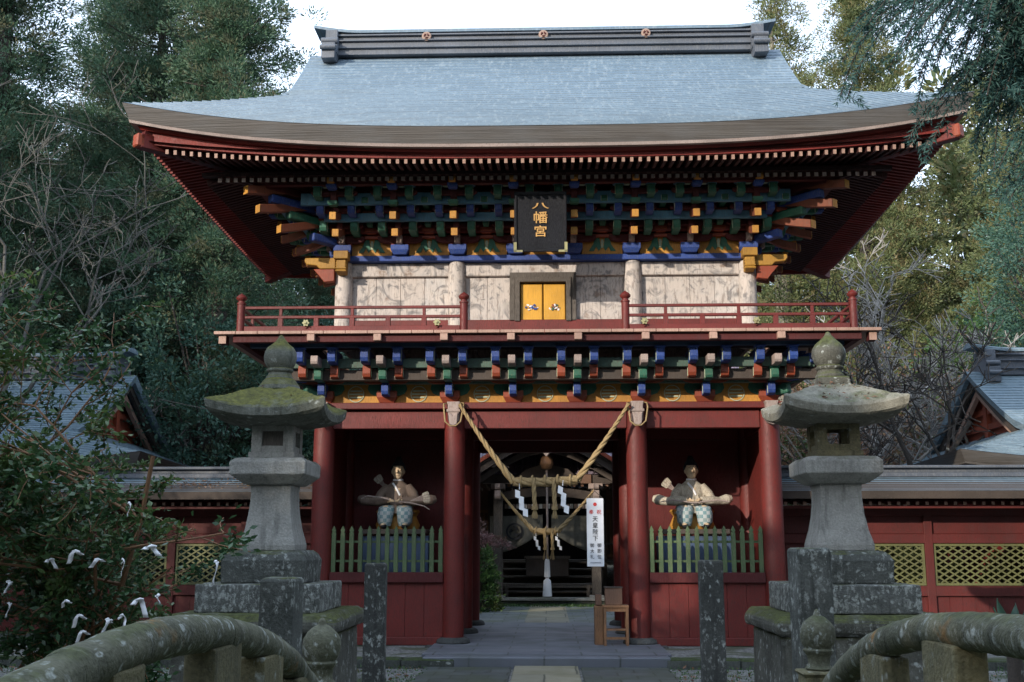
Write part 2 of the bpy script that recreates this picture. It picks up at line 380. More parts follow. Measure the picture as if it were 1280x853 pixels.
# ------------------------------------------------------------------ ground, paths
def sheet(x0, x1, y0, y1, z, nx, ny, fn=None):
    m = MB(); m.grid([[(x0 + (x1 - x0) * i / nx, y0 + (y1 - y0) * j / ny, z + (fn(x0 + (x1 - x0) * i / nx, y0 + (y1 - y0) * j / ny) if fn else 0)) for j in range(ny + 1)] for i in range(nx + 1)]); return m
def hillf(x, y):
    r = max(0, y - 36) / 30; s = max(0, abs(x) - 16) / 22
    return 9 * min(1.6, r) ** 1.3 * 1.2 * (1 if abs(x) > 6 else .6) + 5 * min(2, s) ** 1.3 * (1 if y > 5 else .25)
g = sheet(-150, 150, -90, 210, -.22, 90, 90, hillf).build('ground', floor_m, smooth=60); struct(g)
g = sheet(-9, 9, 7.5, 16.62, -.16, 4, 4).build('gravel_yard', gravel); struct(g)
m = MB(); m.box(-1.75, -.5, 7.5, 16.62, -.22, -.13); m.box(.5, 1.75, 7.5, 16.62, -.22, -.13); struct(m.build('path', pave_f, bev=.01))
m = MB(); m.box(-.46, .46, 7.5, 16.66, -.22, -.115); struct(m.build('centre_path', pave_c, bev=.012))
m = MB()
x = -9.
while x < 9:
    l = random.uniform(.7, 1.3)
    if not (-1.7 < x + l / 2 < 1.7): m.box(x, x + l - .015, 16.66 + random.uniform(-.03, .03), 17.0, -.25, -.02 + random.uniform(-.015, .01))
    x += l
struct(rough_it(m.build('podium_kerb', st_kerb, bev=.02), .012, .3, 2))
m = MB(); m.box(-1.8, 1.8, 16.66, 17.02, -.25, .0); struct(m.build('threshold_step', pave_p, bev=.015))
struct(sheet(-9, 9, 17.0, 24.4, -.035, 2, 2).build('podium_gravel', gravel))
m = MB(); m.box(-1.85, 1.85, 17.03, 24.0, -.2, 0.004); struct(m.build('passage_floor', pave_p))
m = MB(); m.box(-1.7, 1.7, 24.03, 31.2, -.2, -.02); struct(m.build('inner_path', pave))
m = MB(); m.box(-.48, .48, 24.04, 31.15, -.1, -.012); struct(m.build('inner_centre_path', pave_c))

# ------------------------------------------------------------------ roof builder (hip and gable, concave)
def prof(d, a, b): return a * d + b * d * d
def irimoya(root, cx, cy, z0, Xe, Ye, Xg, a, b, lift, mat, fas, course=.1, thick=.33, detail=True, ridge_h=.55, front_gap=None):
    dg = Xe - Xg
    def L(x, y):                                          # corner upturn, fading up the slope
        dx, dy = max(0, Xe - abs(x)), max(0, Ye - abs(y)); d = min(dx, dy); R0 = dg * 1.25
        if d >= R0: return 0.
        if dy <= dx: f = min(1, abs(x) / (Xe - d)) ** 3.1 * (1 if y < 0 else .2)
        else: t = max(-1, min(1, y / (Ye - d))); f = max(0, .5 - .5 * t) ** 1.25 + .2 * max(0, t) ** 3
        return lift * f * (1 - d / R0) ** .8
    def zz(x, y, d):
        q = max(0, 1 - d / (dg * 1.25)) ** .8
        if abs(Ye - abs(y) - d) < 1e-6: f = min(1, abs(x) / max(.1, Xe - d)) ** 3.1 * (1 if y <= 0 else .2)
        else: t = max(-1, min(1, y / max(.1, Ye - d))); f = max(0, .5 - .5 * t) ** 1.25 + .2 * max(0, t) ** 3
        return z0 + prof(d, a, b) + lift * q * f
    m = MB(); NX = 60
    def fpt(dd, lo, dz, sgn):
        wd = (Xe - dd) if (dd < dg - 1e-6 or (lo and abs(dd - dg) < 1e-6)) else Xg + .16
        return [(cx + wd * (2 * i / NX - 1), cy + sgn * (Ye - dd), zz(wd * (2 * i / NX - 1), sgn * (Ye - dd), dd) + dz) for i in range(NX + 1)]
    for sgn in (-1, 1):                                   # front and rear slopes in overlapping courses
        for lo_, hi_ in ((0., dg), (dg - .03, Ye)):
            n_ = max(2, round((hi_ - lo_) / course)); rows = []
            for k in range(n_):
                d0 = lo_ + (hi_ - lo_) * k / n_; d1 = lo_ + (hi_ - lo_) * (k + 1) / n_; low = hi_ == dg
                if k == 0 and not low: rows.append(fpt(d0, low, -.03, sgn))
                rows += [fpt(d0, low, .02, sgn), fpt(d1, low, 0, sgn)]
            m.grid(rows)
    for sgn in (-1, 1):                                   # side skirts
        NY = 30; rows = []; n_ = max(2, round((dg + .35) / course))
        for k in range(n_):
            for dd, dz in (((dg + .35) * k / n_, .012), ((dg + .35) * (k + 1) / n_, 0)):
                wd = Ye - min(dd, Ye - .1); rows.append([(cx + sgn * (Xe - dd), cy + wd * (2 * i / NY - 1), zz(Xe - dd, wd * (2 * i / NY - 1), dd) + dz) for i in range(NY + 1)])
        m.grid(rows)
    for sgn in (-1, 1):                                   # verge thickness
        for side in (-1, 1):
            ds = [dg + (Ye - dg) * k / 24 for k in range(25)]; rings = []
            for dd in ds:
                y = cy + side * (Ye - dd); z = zz(Xg, side * (Ye - dd), dd)
                x1 = cx + sgn * (Xg + .17); x2 = cx + sgn * (Xg - .12)
                rings.append([(x1, y, z + .012), (x1 - sgn * .03, y, z - .16), (x2, y, z - .16), (x2, y, z - .02)])
            m.loft(rings)
    m.build('roof_covering', mat, root, fix=False)
    def per(inset, n=26):                                 # eave perimeter samples
        X, Y = Xe - inset, Ye - inset; P = []
        for (ax, ay, bx, by) in ((-1, -1, 1, -1), (1, -1, 1, 1), (1, 1, -1, 1), (-1, 1, -1, -1)):
            for k in range(n): t = k / n; P.append((X * (ax + (bx - ax) * t), Y * (ay + (by - ay) * t)))
        return P
    def ring(inset, dz, lf=1.0): return [(cx + x, cy + y, z0 + dz + lf * L(x * Xe / (Xe - inset), y * Ye / (Ye - inset))) for x, y in per(inset)]
    m = MB(); m.loft([ring(.0, .012), ring(.02, -.04), ring(.10, -thick), ring(.5, -thick + .02)], cap=False)
    m.build('eave_edge', fas, root)
    m = MB(); m.loft([ring(.09, -thick - .004), ring(.105, -thick - .05), ring(.3, -thick - .04)], cap=False)
    m.build('eave_trim', carv if detail else fas, root)
    for sgn in (-1, 1):                                   # gable wall and barge boards
        xg = cx + sgn * (Xg - .32); P = []
        for k in range(25):
            dd = dg + (Ye - dg) * k / 24; P.append((cy - (Ye - dd), zz(Xg, Ye - dd, dd) - .12))
        poly = P + [(2 * cy - y, z) for y, z in P[::-1][1:]]
        m = MB(); m.prism(poly, xg, xg - sgn * .12, 'x'); gw = m.build('gable_wall', ored if not detail else dred, root)
        mm = MB(); zt = zz(Xg, 0, Ye) - .2
        mm.box(min(xg, xg + sgn * .1), max(xg, xg + sgn * .1), cy - .09, cy + .09, z0 + prof(dg, a, b) + .1, zt)
        for q in (.32, .62):
            zq = z0 + prof(dg, a, b) + (zt - z0 - prof(dg, a, b)) * q * .8; wq = (Ye - dg) * (1 - q) * .85
            mm.box(min(xg, xg + sgn * .08), max(xg, xg + sgn * .08), cy - wq, cy + wq, zq - .07, zq + .07)
        mm.build('gable_strut', ored, gw)
        for side in (-1, 1):
            m = MB(); rings = []
            for k in range(21):
                dd = dg + .1 + (Ye - dg - .1) * k / 20; y = cy + side * (Ye - dd); z = zz(Xg, Ye - dd, dd) - .17
                x1 = cx + sgn * (Xg + .04); x2 = cx + sgn * (Xg - .05); h = .24 + .05 * math.cos(k / 20 * 3.1)
                rings.append([(x1, y, z), (x1, y, z - h), (x2, y, z - h), (x2, y, z)])
            m.loft(rings); m.build('barge_board', red if detail else darkwood, root)
            m = MB(); rings = []
            for k in range(21):
                dd = dg + .1 + (Ye - dg - .1) * k / 20; y = cy + side * (Ye - dd); z = zz(Xg, Ye - dd, dd) - .46
                x1 = cx + sgn * (Xg - .06); x2 = cx + sgn * (Xg - .16)
                rings.append([(x1, y, z), (x1, y, z - .14), (x2, y, z - .14), (x2, y, z)])
            m.loft(rings); m.build('inner_barge_board', pink if not detail else red, root)
    # ridge: stacked box, cap, end ornaments
    zr = z0 + prof(Ye, a, b) - .12; hl = Xg - .30; H = ridge_h
    m = MB()
    for (h0, h1, wd, ex) in ((0, .22, .30, 0), (.22, .27, .36, .02), (.27, .52, .27, 0), (.52, .57, .33, .02), (.57, .74, .25, 0), (.74, .80, .31, .02), (.80, .9, .24, 0)):
        m.box(cx - hl - ex, cx + hl + ex, cy - wd, cy + wd, zr + h0 * H / .95 * 1.0, zr + h1 * H / .95)
    rd = m.build('ridge', ridge_m, root, bev=.006)
    m = MB(); rings = []
    for k in range(41):
        t = 2 * k / 40 - 1; e = max(0, abs(t) - .8) / .2; x = cx + t * (hl + .36); z = zr + H * .95 + .12 * e ** 1.6
        rings.append([(x, cy - .3, z - .02), (x, cy - .3, z + .04), (x, cy - .1, z + .1), (x, cy + .1, z + .1), (x, cy + .3, z + .04), (x, cy + .3, z - .02)])
    m.loft(rings); m.build('ridge_cap', mat, rd)
    for sgn in (-1, 1):
        x0 = cx + sgn * (hl - .02); m = MB()
        A = lambda y0, y1, z0_, z1_, xo=.26: m.box(min(x0, x0 - sgn * .0 + sgn * xo), max(x0, x0 + sgn * xo), y0, y1, z0_, z1_)
        m.box(min(x0 - sgn * .12, x0 + sgn * .12), max(x0 - sgn * .12, x0 + sgn * .12), cy - .38, cy + .38, zr + .1, zr + H * .98)
        m.box(min(x0 - sgn * .14, x0 + sgn * .16), max(x0 - sgn * .14, x0 + sgn * .16), cy - .48, cy + .48, zr - .02, zr + H * .5)
        m.box(min(x0 - sgn * .12, x0 + sgn * .15), max(x0 - sgn * .12, x0 + sgn * .15), cy - .62, cy + .62, zr - .2, zr + H * .25)
        m.tube([(x0 - sgn * .16, cy - .5, zr + H * .42), (x0 + sgn * .18, cy - .5, zr + H * .42)], .06, 12)
        m.tube([(x0 - sgn * .15, cy - .66, zr + H * .02), (x0 + sgn * .17, cy - .66, zr + H * .02)], .05, 12)
        m.build('ridge_end', ridge_m, root, smooth=35, bev=.008)
    return dict(L=L, zz=zz, zr=zr, per=per)

# ================================================================== THE GATE
gate = thing('shrine_gate', 'two storey red lacquered shrine gate with curved blue-grey copper roof', 'gate')
GY = 21.15
XS = (-3.8, -1.55, 1.55, 3.8); YS = (19.0, 21.15, 23.3)
def fluted(m, x, y, z0, z1, r): m.lathe([(r * .985, z0), (r, z0 + .3), (r, z1 - .6), (r * .95, z1)], 28, (x, y, 0))
for yi, Y in enumerate(YS):
    for X in XS:
        m = MB(); fluted(m, X, Y, .10, 3.883, .178); c = m.build('column', red, gate, smooth=50)
        m = MB(); m.lathe([(.27, -.02), (.29, .02), (.27, .07), (.215, .10)], 28, (X, Y, 0)); m.box(X - .42, X + .42, Y - .42, Y + .42, -.2, -.02)
        m.build('base_stone', st_base, c, smooth=40)
        if yi == 0:
            m = MB(); y = 18.80
            pts = [(-.12, 3.99), (-.10, 3.93), (-.10, 3.68), (-.06, 3.62), (.06, 3.62), (.10, 3.68), (.10, 3.93), (.12, 3.99)]
            m.prism([(X + a * .95, b) for a, b in pts], y - .16, y + .15)
            m.prism([(X + a, b) for a, b in [(-.115, 3.86), (.115, 3.86), (.12, 3.81), (-.12, 3.81)]], y - .18, y + .1)
            m.prism([(X + a * .8, b) for a, b in [(-.1, 3.80), (0, 3.74), (.1, 3.80), (.08, 3.6), (0, 3.575), (-.08, 3.6)]], y - .21, y - .1)
            m.build('carved_nose', carv, c, bev=.012, seg=2)
# beams and walls of the lower storey
def pbox(name, mat, *b, bev=.008, parent=None, front=None, mats=None):
    m = MB(); m.box(*b, front=front); return m.build(name, mats or mat, parent or gate, bev=bev)
for Y in YS:
    for i in range(3):
        x0, x1 = XS[i] + .165, XS[i + 1] - .165
        z0 = 3.56 if Y < 23 else 3.5
        pbox('tie_beam', red, x0, x1, Y - .09, Y + .09, z0, 3.86)
    m = MB(); m.box(-4.15, 4.15, Y - .2, Y + .2, 3.885, 3.995); m.box(-3.75, 3.75, Y - .05, Y + .05, 3.85, 3.884); m.build('cap_beam', red, gate, bev=.01)  # thin lower box is added filler against sun leaking above the tie beams
for X in XS:
    for i in range(2):
        pbox('side_beam', red, X - .08, X + .08, YS[i] + .165, YS[i + 1] - .165, 3.56, 3.86)
m = MB(); m.box(-3.7, 3.7, 19.12, 23.2, 3.87, 3.88); m.build('ceiling', soffit_shade, gate)
for X in (-3.8, 3.8): m = MB(); m.box(X - .18, X + .18, 19.22, 23.08, 3.885, 3.99); m.box(X - .05, X + .05, 19.1, 23.2, 3.84, 3.885); m.build('side_cap_beam', red, gate, bev=.01)  # added to close the slit where sun leaked in under the ceiling
m = MB()
for k in range(8): m.box(-1.45 + k * .4, -1.39 + k * .4, 19.1, 23.2, 3.78, 3.865)
m.build('ceiling_batten', dred, gate)
for X in (-3.8, 3.8):
    for i in range(2): pbox('side_wall', red, X - .04, X + .04, YS[i] + .15, YS[i + 1] - .15, .0, 3.57)
for X in (-1.55, 1.55):
    for i in range(2):
        if i == 1: pbox('passage_wall', red, X - .04, X + .04, YS[i] + .15, YS[i + 1] - .15, .0, 3.57)
        else:
            w_ = pbox('passage_screen', red, X - .04, X + .04, YS[i] + .15, YS[i + 1] - .15, .0, 1.15)
            m = MB(); sg = -1 if X > 0 else 1
            for k in range(11): y = YS[i] + .25 + k * .165; m.box(X - .03, X + .03, y - .03, y + .03, 1.15, 1.84)
            m.box(X - .02, X + .02, YS[i] + .17, YS[i + 1] - .17, 1.33, 1.38); m.box(X - .021, X + .021, YS[i] + .17, YS[i + 1] - .17, 1.66, 1.71)
            m.build('picket', pgreen, w_)
for s in (-1, 1):
    x0, x1 = sorted((s * 1.72, s * 3.63))
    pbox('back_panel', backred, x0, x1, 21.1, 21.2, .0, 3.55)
    m = MB()
    for k in range(6): m.box(x0 + (x1 - x0) * k / 6 + .002, x0 + (x1 - x0) * (k + 1) / 6 - .002, 18.97 + random.uniform(-.002, .002), 19.05, .10, 1.0)
    wc = m.build('wainscot', red, gate, bev=.003)
    m = MB(); m.box(x0, x1, 18.9, 19.09, .985, 1.15); m.build('wainscot_rail', dred, wc, bev=.008)
    m = MB(); m.box(x0, x1, 18.91, 19.08, -.03, .10); m.build('sill', red, wc, bev=.01)
    pf = bpy.data.objects.new('picket_fence', None); C.objects.link(pf); pf.parent = gate
    m = MB(); m.box(x0, x1, 19.0, 19.04, 1.315, 1.355); m.box(x0, x1, 19.0, 19.04, 1.635, 1.675); m.build('fence_rail', pgreen, pf, bev=.004)
    n = 13; pk = None
    for k in range(n):
        X = x0 + .05 + (x1 - x0 - .1) * k / (n - 1)
        if pk is None:
            m = MB(); m.prism([(-.037, 1.152), (.037, 1.152), (.037, 1.80), (.022, 1.815), (.04, 1.84), (0, 1.925), (-.04, 1.84), (-.022, 1.815), (-.037, 1.80)], 18.955, 19.0)
            pk = m.build('picket', pgreen, pf, bev=.004); pk.location.x = X
        else: inst(pk, pf, (X, 0, 0))

# lower bracket complex, a set every 1.086 m, stepping out to carry the balcony
def sub(root, name, mat, fn, bev=.006):
    m = MB(); fn(m); return m.build(name, [mat, lat_pale] if any(m.mi) else mat, root, bev=bev)
def nose(m, x, y0, y1, z0, z1, wd, outline=False):                       # a stub beam with a rounded, curled front
    h = z1 - z0; c_ = m.c
    if outline: m.mat(1).box(x - wd / 2 - .008, x + wd / 2 + .008, y0 + h * .3, y0 + h * .3 + .012, z0 + h * .08, z1 - .002); m.mat(c_)
    P = [(y1, z0 + h * .02), (y0 + h * .45, z0), (y0 + h * .14, z0 + h * .12), (y0, z0 + h * .38), (y0 + .004, z0 + h * .7), (y0 + h * .06, z1), (y1, z1)]
    m.prism(P, x - wd / 2, x + wd / 2, 'x')
def arm(m, y, z0, z1, hw, d=.1):
    h = z1 - z0; P = [(-hw, z1), (-hw, z0 + h * .55), (-hw + .04, z0 + h * .2), (-hw + .12, z0), (hw - .12, z0), (hw - .04, z0 + h * .2), (hw, z0 + h * .55), (hw, z1)]
    m.prism(P, y - d / 2, y + d / 2)
def block(m, x, y, z0, z1, wd, d=None):
    d = d or wd; t = z0 + (z1 - z0) * .45
    m.loft([[(x + a * wd * .36, y + b * d * .36, z0) for a, b in ((-1, -1), (1, -1), (1, 1), (-1, 1))], [(x + a * wd / 2, y + b * d / 2, t) for a, b in ((-1, -1), (1, -1), (1, 1), (-1, 1))], [(x + a * wd / 2, y + b * d / 2, z1) for a, b in ((-1, -1), (1, -1), (1, 1), (-1, 1))]])
def lower_set():
    r = bpy.data.objects.new('bracket_set', None); C.objects.link(r); r.parent = gate
    sub(r, 'bearing_block', ored, lambda m: block(m, 0, -.02, .0, .20, .34))
    sub(r, 'lower_nose', blue, lambda m: nose(m, 0, -.42, .1, .09, .30, .12, True))
    sub(r, 'middle_nose', green, lambda m: (nose(m, 0, -.74, .1, .31, .475, .125, True), block(m, 0, -.6, .475, .52, .17)))
    sub(r, 'upper_nose', carv, lambda m: nose(m, 0, -1.04, .1, .52, .675, .12))
    sub(r, 'bracket_arm', ored, lambda m: (arm(m, -.3, .3, .37, .38, .1), arm(m, -.62, .52, .56, .42, .1)))
    for sx in (-.27, .27):
        sub(r, 'red_scroll', ored, lambda m: (nose(m, sx, -.70, -.2, .345, .56, .135, True), block(m, sx, -.58, .53, .575, .19)))
        sub(r, 'blue_scroll', blue, lambda m: (nose(m, sx, -.98, -.3, .565, .80, .13, True), block(m, sx, -.9, .79, .83, .18)))
    sub(r, 'beam_end', pink, lambda m: m.box(-.062, .062, -1.36, -1.2, .865, .975))
    return r
ls = lower_set(); ls.location = (-3.8, 19.0, 4.0)
for i in range(1, 8): inst(ls, gate, (-3.8 + 1.0857 * i, 19.0, 4.0))
for s in (-1, 1):
    for Y in (19.02, 20.1, 21.15, 22.2, 23.3): inst(ls, gate, (s * 3.8, Y, 4.0), rz=s * math.pi / 2, scale=(1, .62, 1))
    for k, (a, b, zc, mt) in enumerate(((.0, .62, 4.16, green), (.1, .98, 4.38, blue), (.2, 1.3, 4.62, blue))):   # corner arms run out on the diagonal
        m = MB(); m.beam((s * (3.8 + a * .7), 19 - a * .7, zc), (s * (3.8 + b * .5), 19 - b * .5, zc + .04), .14, .17); m.build('corner_arm', mt, gate, bev=.03, seg=2)
m = MB(); m.box(-4.4, 4.4, 18.32, 18.42, 4.52, 4.68); m.box(-4.3, 4.3, 18.7, 18.8, 4.30, 4.36); m.build('bracket_beam', lgreen, gate, bev=.008)
m = MB(); m.box(-4.6, 4.6, 18.42, 18.62, 4.33, 4.5); m.build('dark_board', darkwood, gate)
m = MB(); m.box(-4.9, 4.9, 18.06, 18.16, 4.83, 4.92); m.build('blue_board', dkblue, gate, bev=.005)
for s in (-1, 1):
    m = MB(); m.box(*sorted((s * 4.38, s * 4.48)), 18.4, 24.0, 4.52, 4.68); m.build('side_bracket_beam', lgreen, gate)
    m = MB(); m.box(*sorted((s * 3.86, s * 4.3)), 18.9, 23.4, 4.9, 4.93); m.build('side_soffit', soffit_shade, gate)
m = MB(); m.box(-5.1, 5.1, 17.75, 18.9, 4.925, 4.94); m.build('balcony_soffit', soffit_shade, gate)
for i in range(7):                                         # frieze panels: ochre, green lobes, a ringed sign of three bars
    xc = -3.8 + 1.0857 * (i + .5); hw = .5
    m = MB(); m.box(xc - hw, xc + hw, 18.93, 18.98, 4.0, 4.33); f = m.build('frieze_panel', yellow, gate)
    for sx in (-1, 1):
        m = MB(); P = [(xc + sx * .47, 4.32), (xc + sx * .22, 4.32), (xc + sx * .2, 4.24), (xc + sx * .25, 4.16), (xc + sx * .34, 4.125), (xc + sx * .47, 4.12)]
        m.prism(P, 18.905, 18.928); m.build('green_lobe', green, f, bev=.004)
    m = MB(); n = 28; r0, r1 = .142, .128
    ring = lambda r, y: [(xc + r * math.cos(2 * math.pi * k / n), y, 4.155 + r * math.sin(2 * math.pi * k / n)) for k in range(n)]
    m.loft([ring(r0, 18.925), ring(r0, 18.915), ring(r1, 18.915), ring(r1, 18.925)], cap=False)
    for dz, hw_ in ((.055, .1), (0, .118), (-.055, .1)): m.box(xc - hw_, xc + hw_, 18.915, 18.926, 4.155 + dz - .012, 4.155 + dz + .012)
    m.build('ringed_mark', lat_pale, f)

# balcony
m = MB(); nb = 30
for k in range(nb): x0 = -5.4 + 10.8 * k / nb; m.box(x0 + .004, x0 + 10.8 / nb - .004, 17.66, 18.9, 4.985, 5.035)
m.box(-5.4, -3.9, 18.9, 24.6, 4.985, 5.035); m.box(3.9, 5.4, 18.9, 24.6, 4.985, 5.035); m.box(-3.9, 3.9, 23.4, 24.6, 4.985, 5.035)
m.build('balcony_floor', pink, gate, bev=.004)
m = MB(); m.box(-5.1, 5.1, 17.74, 17.86, 4.86, 4.98); m.box(-5.1, -4.98, 17.9, 24.4, 4.86, 4.98); m.box(4.98, 5.1, 17.9, 24.4, 4.86, 4.98); m.build('balcony_edge_beam', dred, gate, bev=.006)
for X in (-5.27, 5.27):
    m = MB(); m.box(X - .06, X + .06, 17.72, 17.9, 4.84, 4.98, front=1); m.build('corner_beam_end', [dred, pink], gate)
def rail_post(X, Y, small=False):
    m = MB(); h = .62
    m.lathe([(.065, 5.035), (.065, 5.50), (.075, 5.505), (.075, 5.53), (.05, 5.54), (.05, 5.56), (.085, 5.59), (.09, 5.62), (.06, 5.655), (.02, 5.68), (.0, 5.70)], 18, (X, Y, 0))
    m.build('railing_post', red, gate, smooth=40)
RL = MB(); BS = MB()
def run(p, q):
    p = Vector(p); q = Vector(q); d = (q - p); L_ = d.length; d /= L_
    m = MB(); m.beam(p + Vector((0, 0, .41)), q + Vector((0, 0, .41)), .055, .045); m.beam(p + Vector((0, 0, .25)), q + Vector((0, 0, .25)), .06, .045)
    m.beam(p + Vector((0, 0, .05)), q + Vector((0, 0, .05)), .1, .09)
    n = max(2, round(L_ / .62)); 
    for k in range(1, n):
        c = p + d * (L_ * k / n); m.beam(c + Vector((0, 0, .09)), c + Vector((0, 0, .23)), .08, .08, up=(0, 1, 0))
        if k % 2: m.beam(c + Vector((0, 0, .27)), c + Vector((0, 0, .39)), .05, .05, up=(0, 1, 0))
    m.build('railing', red, gate, bev=.006)
yb = 17.8
for X in (-5.0, -1.32, 1.32, 5.0): rail_post(X, yb)
rail_post(-5.0, 24.4); rail_post(5.0, 24.4)
run((-4.93, yb, 5.035), (-1.38, yb, 5.035)); run((1.38, yb, 5.035), (4.93, yb, 5.035))
run((-5.0, yb + .07, 5.035), (-5.0, 24.35, 5.035)); run((5.0, yb + .07, 5.035), (5.0, 24.35, 5.035))
for X in (-3.9, -3.9, -1.75, 1.62, 3.42)[1:]:
    m = MB(); n = 36; P = [(X + (.052 + .010 * math.cos(6 * 2 * math.pi * k / n)) * math.cos(2 * math.pi * k / n), 5.17 + (.052 + .010 * math.cos(6 * 2 * math.pi * k / n)) * math.sin(2 * math.pi * k / n)) for k in range(n)]
    m.prism(P, 19.1 if False else 17.69, 17.72); m.lathe([(.02, 0), (.024, .012), (.012, .022)], 12); 
    v0 = len(m.v) - 36
    for q in range(v0, len(m.v)): a_, b_, c_ = m.v[q]; m.v[q] = (X + a_, 17.69 - c_, 5.17 + b_)
    m.build('flower_boss', brass, gate, bev=.003)
m = MB()
for X in (-3.9, -1.75, 1.62, 3.42): m.box(X - .012, X + .012, 17.72, 17.745, 5.09, 5.19)
m.build('boss_backing', red, gate)

# upper storey
UX = (-3.6, -1.57, 1.57, 3.6); UY = (19.35, 22.95)
for Y in UY:
    for X in UX:
        m = MB(); m.lathe([(.155, 5.0), (.155, 6.3), (.14, 6.58)], 26, (X, Y, 0)); m.build('upper_column', white, gate, smooth=50)
for i in range(3):
    x0, x1 = UX[i] + .14, UX[i + 1] - .14; segs = [(x0, x1)]
    if i == 1: segs = [(x0, -.62), (.56, x1)]
    for a, b in segs:
        n = max(2, round((b - a) / .46)); m = MB()
        for k in range(n):
            u0 = a + (b - a) * k / n; u1 = a + (b - a) * (k + 1) / n; m.box(u0 + .003, u1 - .003, 19.40 + random.uniform(-.003, .003), 19.46, 5.2, 6.34)
        m.build('wall_board', white, gate, bev=.003)
    m = MB(); m.box(x0, x1, 19.33, 19.46, 6.335, 6.58); m.build('painted_tie_beam', white, gate, bev=.012)
    m = MB(); m.box(x0 if i else -3.7, x1 if i < 2 else 3.7, 19.30, 19.38, 5.035, 5.53); m.build('skirting', red, gate, bev=.008)
for s in (-1, 1):
    m = MB(); m.box(*sorted((s * 3.56, s * 3.62)), 19.5, 22.8, 5.0, 6.58); m.build('upper_side_wall', white, gate)
m = MB(); m.box(-3.5, 3.5, 22.9, 22.96, 5.0, 6.58); m.build('upper_rear_wall', white, gate)
# the little doorway
m = MB(); yd = 19.30; P = []
for (a0, a1, b0, b1) in ((.36, .56, 0, 0),): pass
xc = -.03
for (r0, r1, y) in ((.41, .50, 19.27), (.50, .59, 19.30)):
    m.prism([(xc - r1, 5.5), (xc - r1, 6.21 + (r1 - .41)), (xc + r1, 6.21 + (r1 - .41)), (xc + r1, 5.5), (xc + r0, 5.5), (xc + r0, 6.21 + (r0 - .41)), (xc - r0, 6.21 + (r0 - .41)), (xc - r0, 5.5)], y, 19.45)
m.build('door_frame', greywood, gate, bev=.006)
def door_paint(m, cx_, cz, seed, kind):
    rnd = random.Random(seed)
    for k in range(34):
        a = rnd.uniform(0, 6.3); r = rnd.uniform(0, .075); x = cx_ + r * 1.5 * math.cos(a); z = cz + r * .8 * math.sin(a); s = rnd.uniform(.008, .026)
        n = 9; m.mat(rnd.choice(kind)).prism([(x + s * rnd.uniform(.6, 1.2) * math.cos(2 * math.pi * q / n), z + s * rnd.uniform(.5, 1) * math.sin(2 * math.pi * q / n)) for q in range(n)], 19.345 - .0004 * k, 19.352)
for s, kind in ((-1, (0, 1, 0)), (1, (2, 1, 3))):
    m = MB(); x0, x1 = sorted((xc + s * .012, xc + s * .395)); m.box(x0, x1, 19.36, 19.40, 5.5, 6.19); m.box(x0 + .01, x1 - .01, 19.353, 19.36, 5.52, 6.17)
    d = m.build('door', door_y, gate, bev=.004)
    m = MB(); door_paint(m, xc + s * .2, 5.76, 3 + s, kind); m.build('painted_beast', [blue, paper, green, ored], d)
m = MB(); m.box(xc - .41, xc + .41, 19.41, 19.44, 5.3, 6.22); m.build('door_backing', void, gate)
m = MB(); m.box(-3.55, 3.55, 19.47, 19.50, 5.04, 8.0); m.build('light_stop_panel', void, gate)  # unseen panel added to stop sky light leaking between the boards
# blue plate and gold corner noses
m = MB(); m.box(-3.72, 3.72, 19.18, 19.5, 6.585, 6.685); m.build('blue_plate', blue, gate, bev=.008)
for s in (-1, 1):
    m = MB(); m.box(*sorted((s * 3.66, s * 3.8)), 19.2, 22.9, 6.585, 6.685); m.build('side_plate', blue, gate)
    x = s * 3.6
    m = MB(); nose(m, x, 19.0, 19.35, 6.33, 6.6, .17); m.build('gold_nose', cgold, gate, bev=.012)
    m = MB()
    for k in range(5): m.box(x - .10, x + .10, 19.0 - .012 + .012 * k, 19.12, 6.36 + .05 * k, 6.39 + .05 * k)
    m.box(x - .13, x + .13, 18.96, 19.25, 6.585, 6.73); m.build('gold_block', cgold, gate, bev=.01)
    m = MB(); P = [(s * 3.72, 6.44), (s * 4.0, 6.44), (s * 4.06, 6.50), (s * 4.24, 6.52), (s * 4.28, 6.58), (s * 4.27, 6.64), (s * 3.72, 6.64)]
    m.prism(P, 19.12, 19.30); m.build('gold_side_beak', cgold, gate, bev=.012)
    m = MB(); P = [(s * 3.74, 6.22), (s * 3.92, 6.20), (s * 4.0, 6.30), (s * 4.12, 6.44), (s * 3.74, 6.44)]; m.prism(P, 19.14, 19.28); m.build('carved_side_nose', ored, gate, bev=.01)

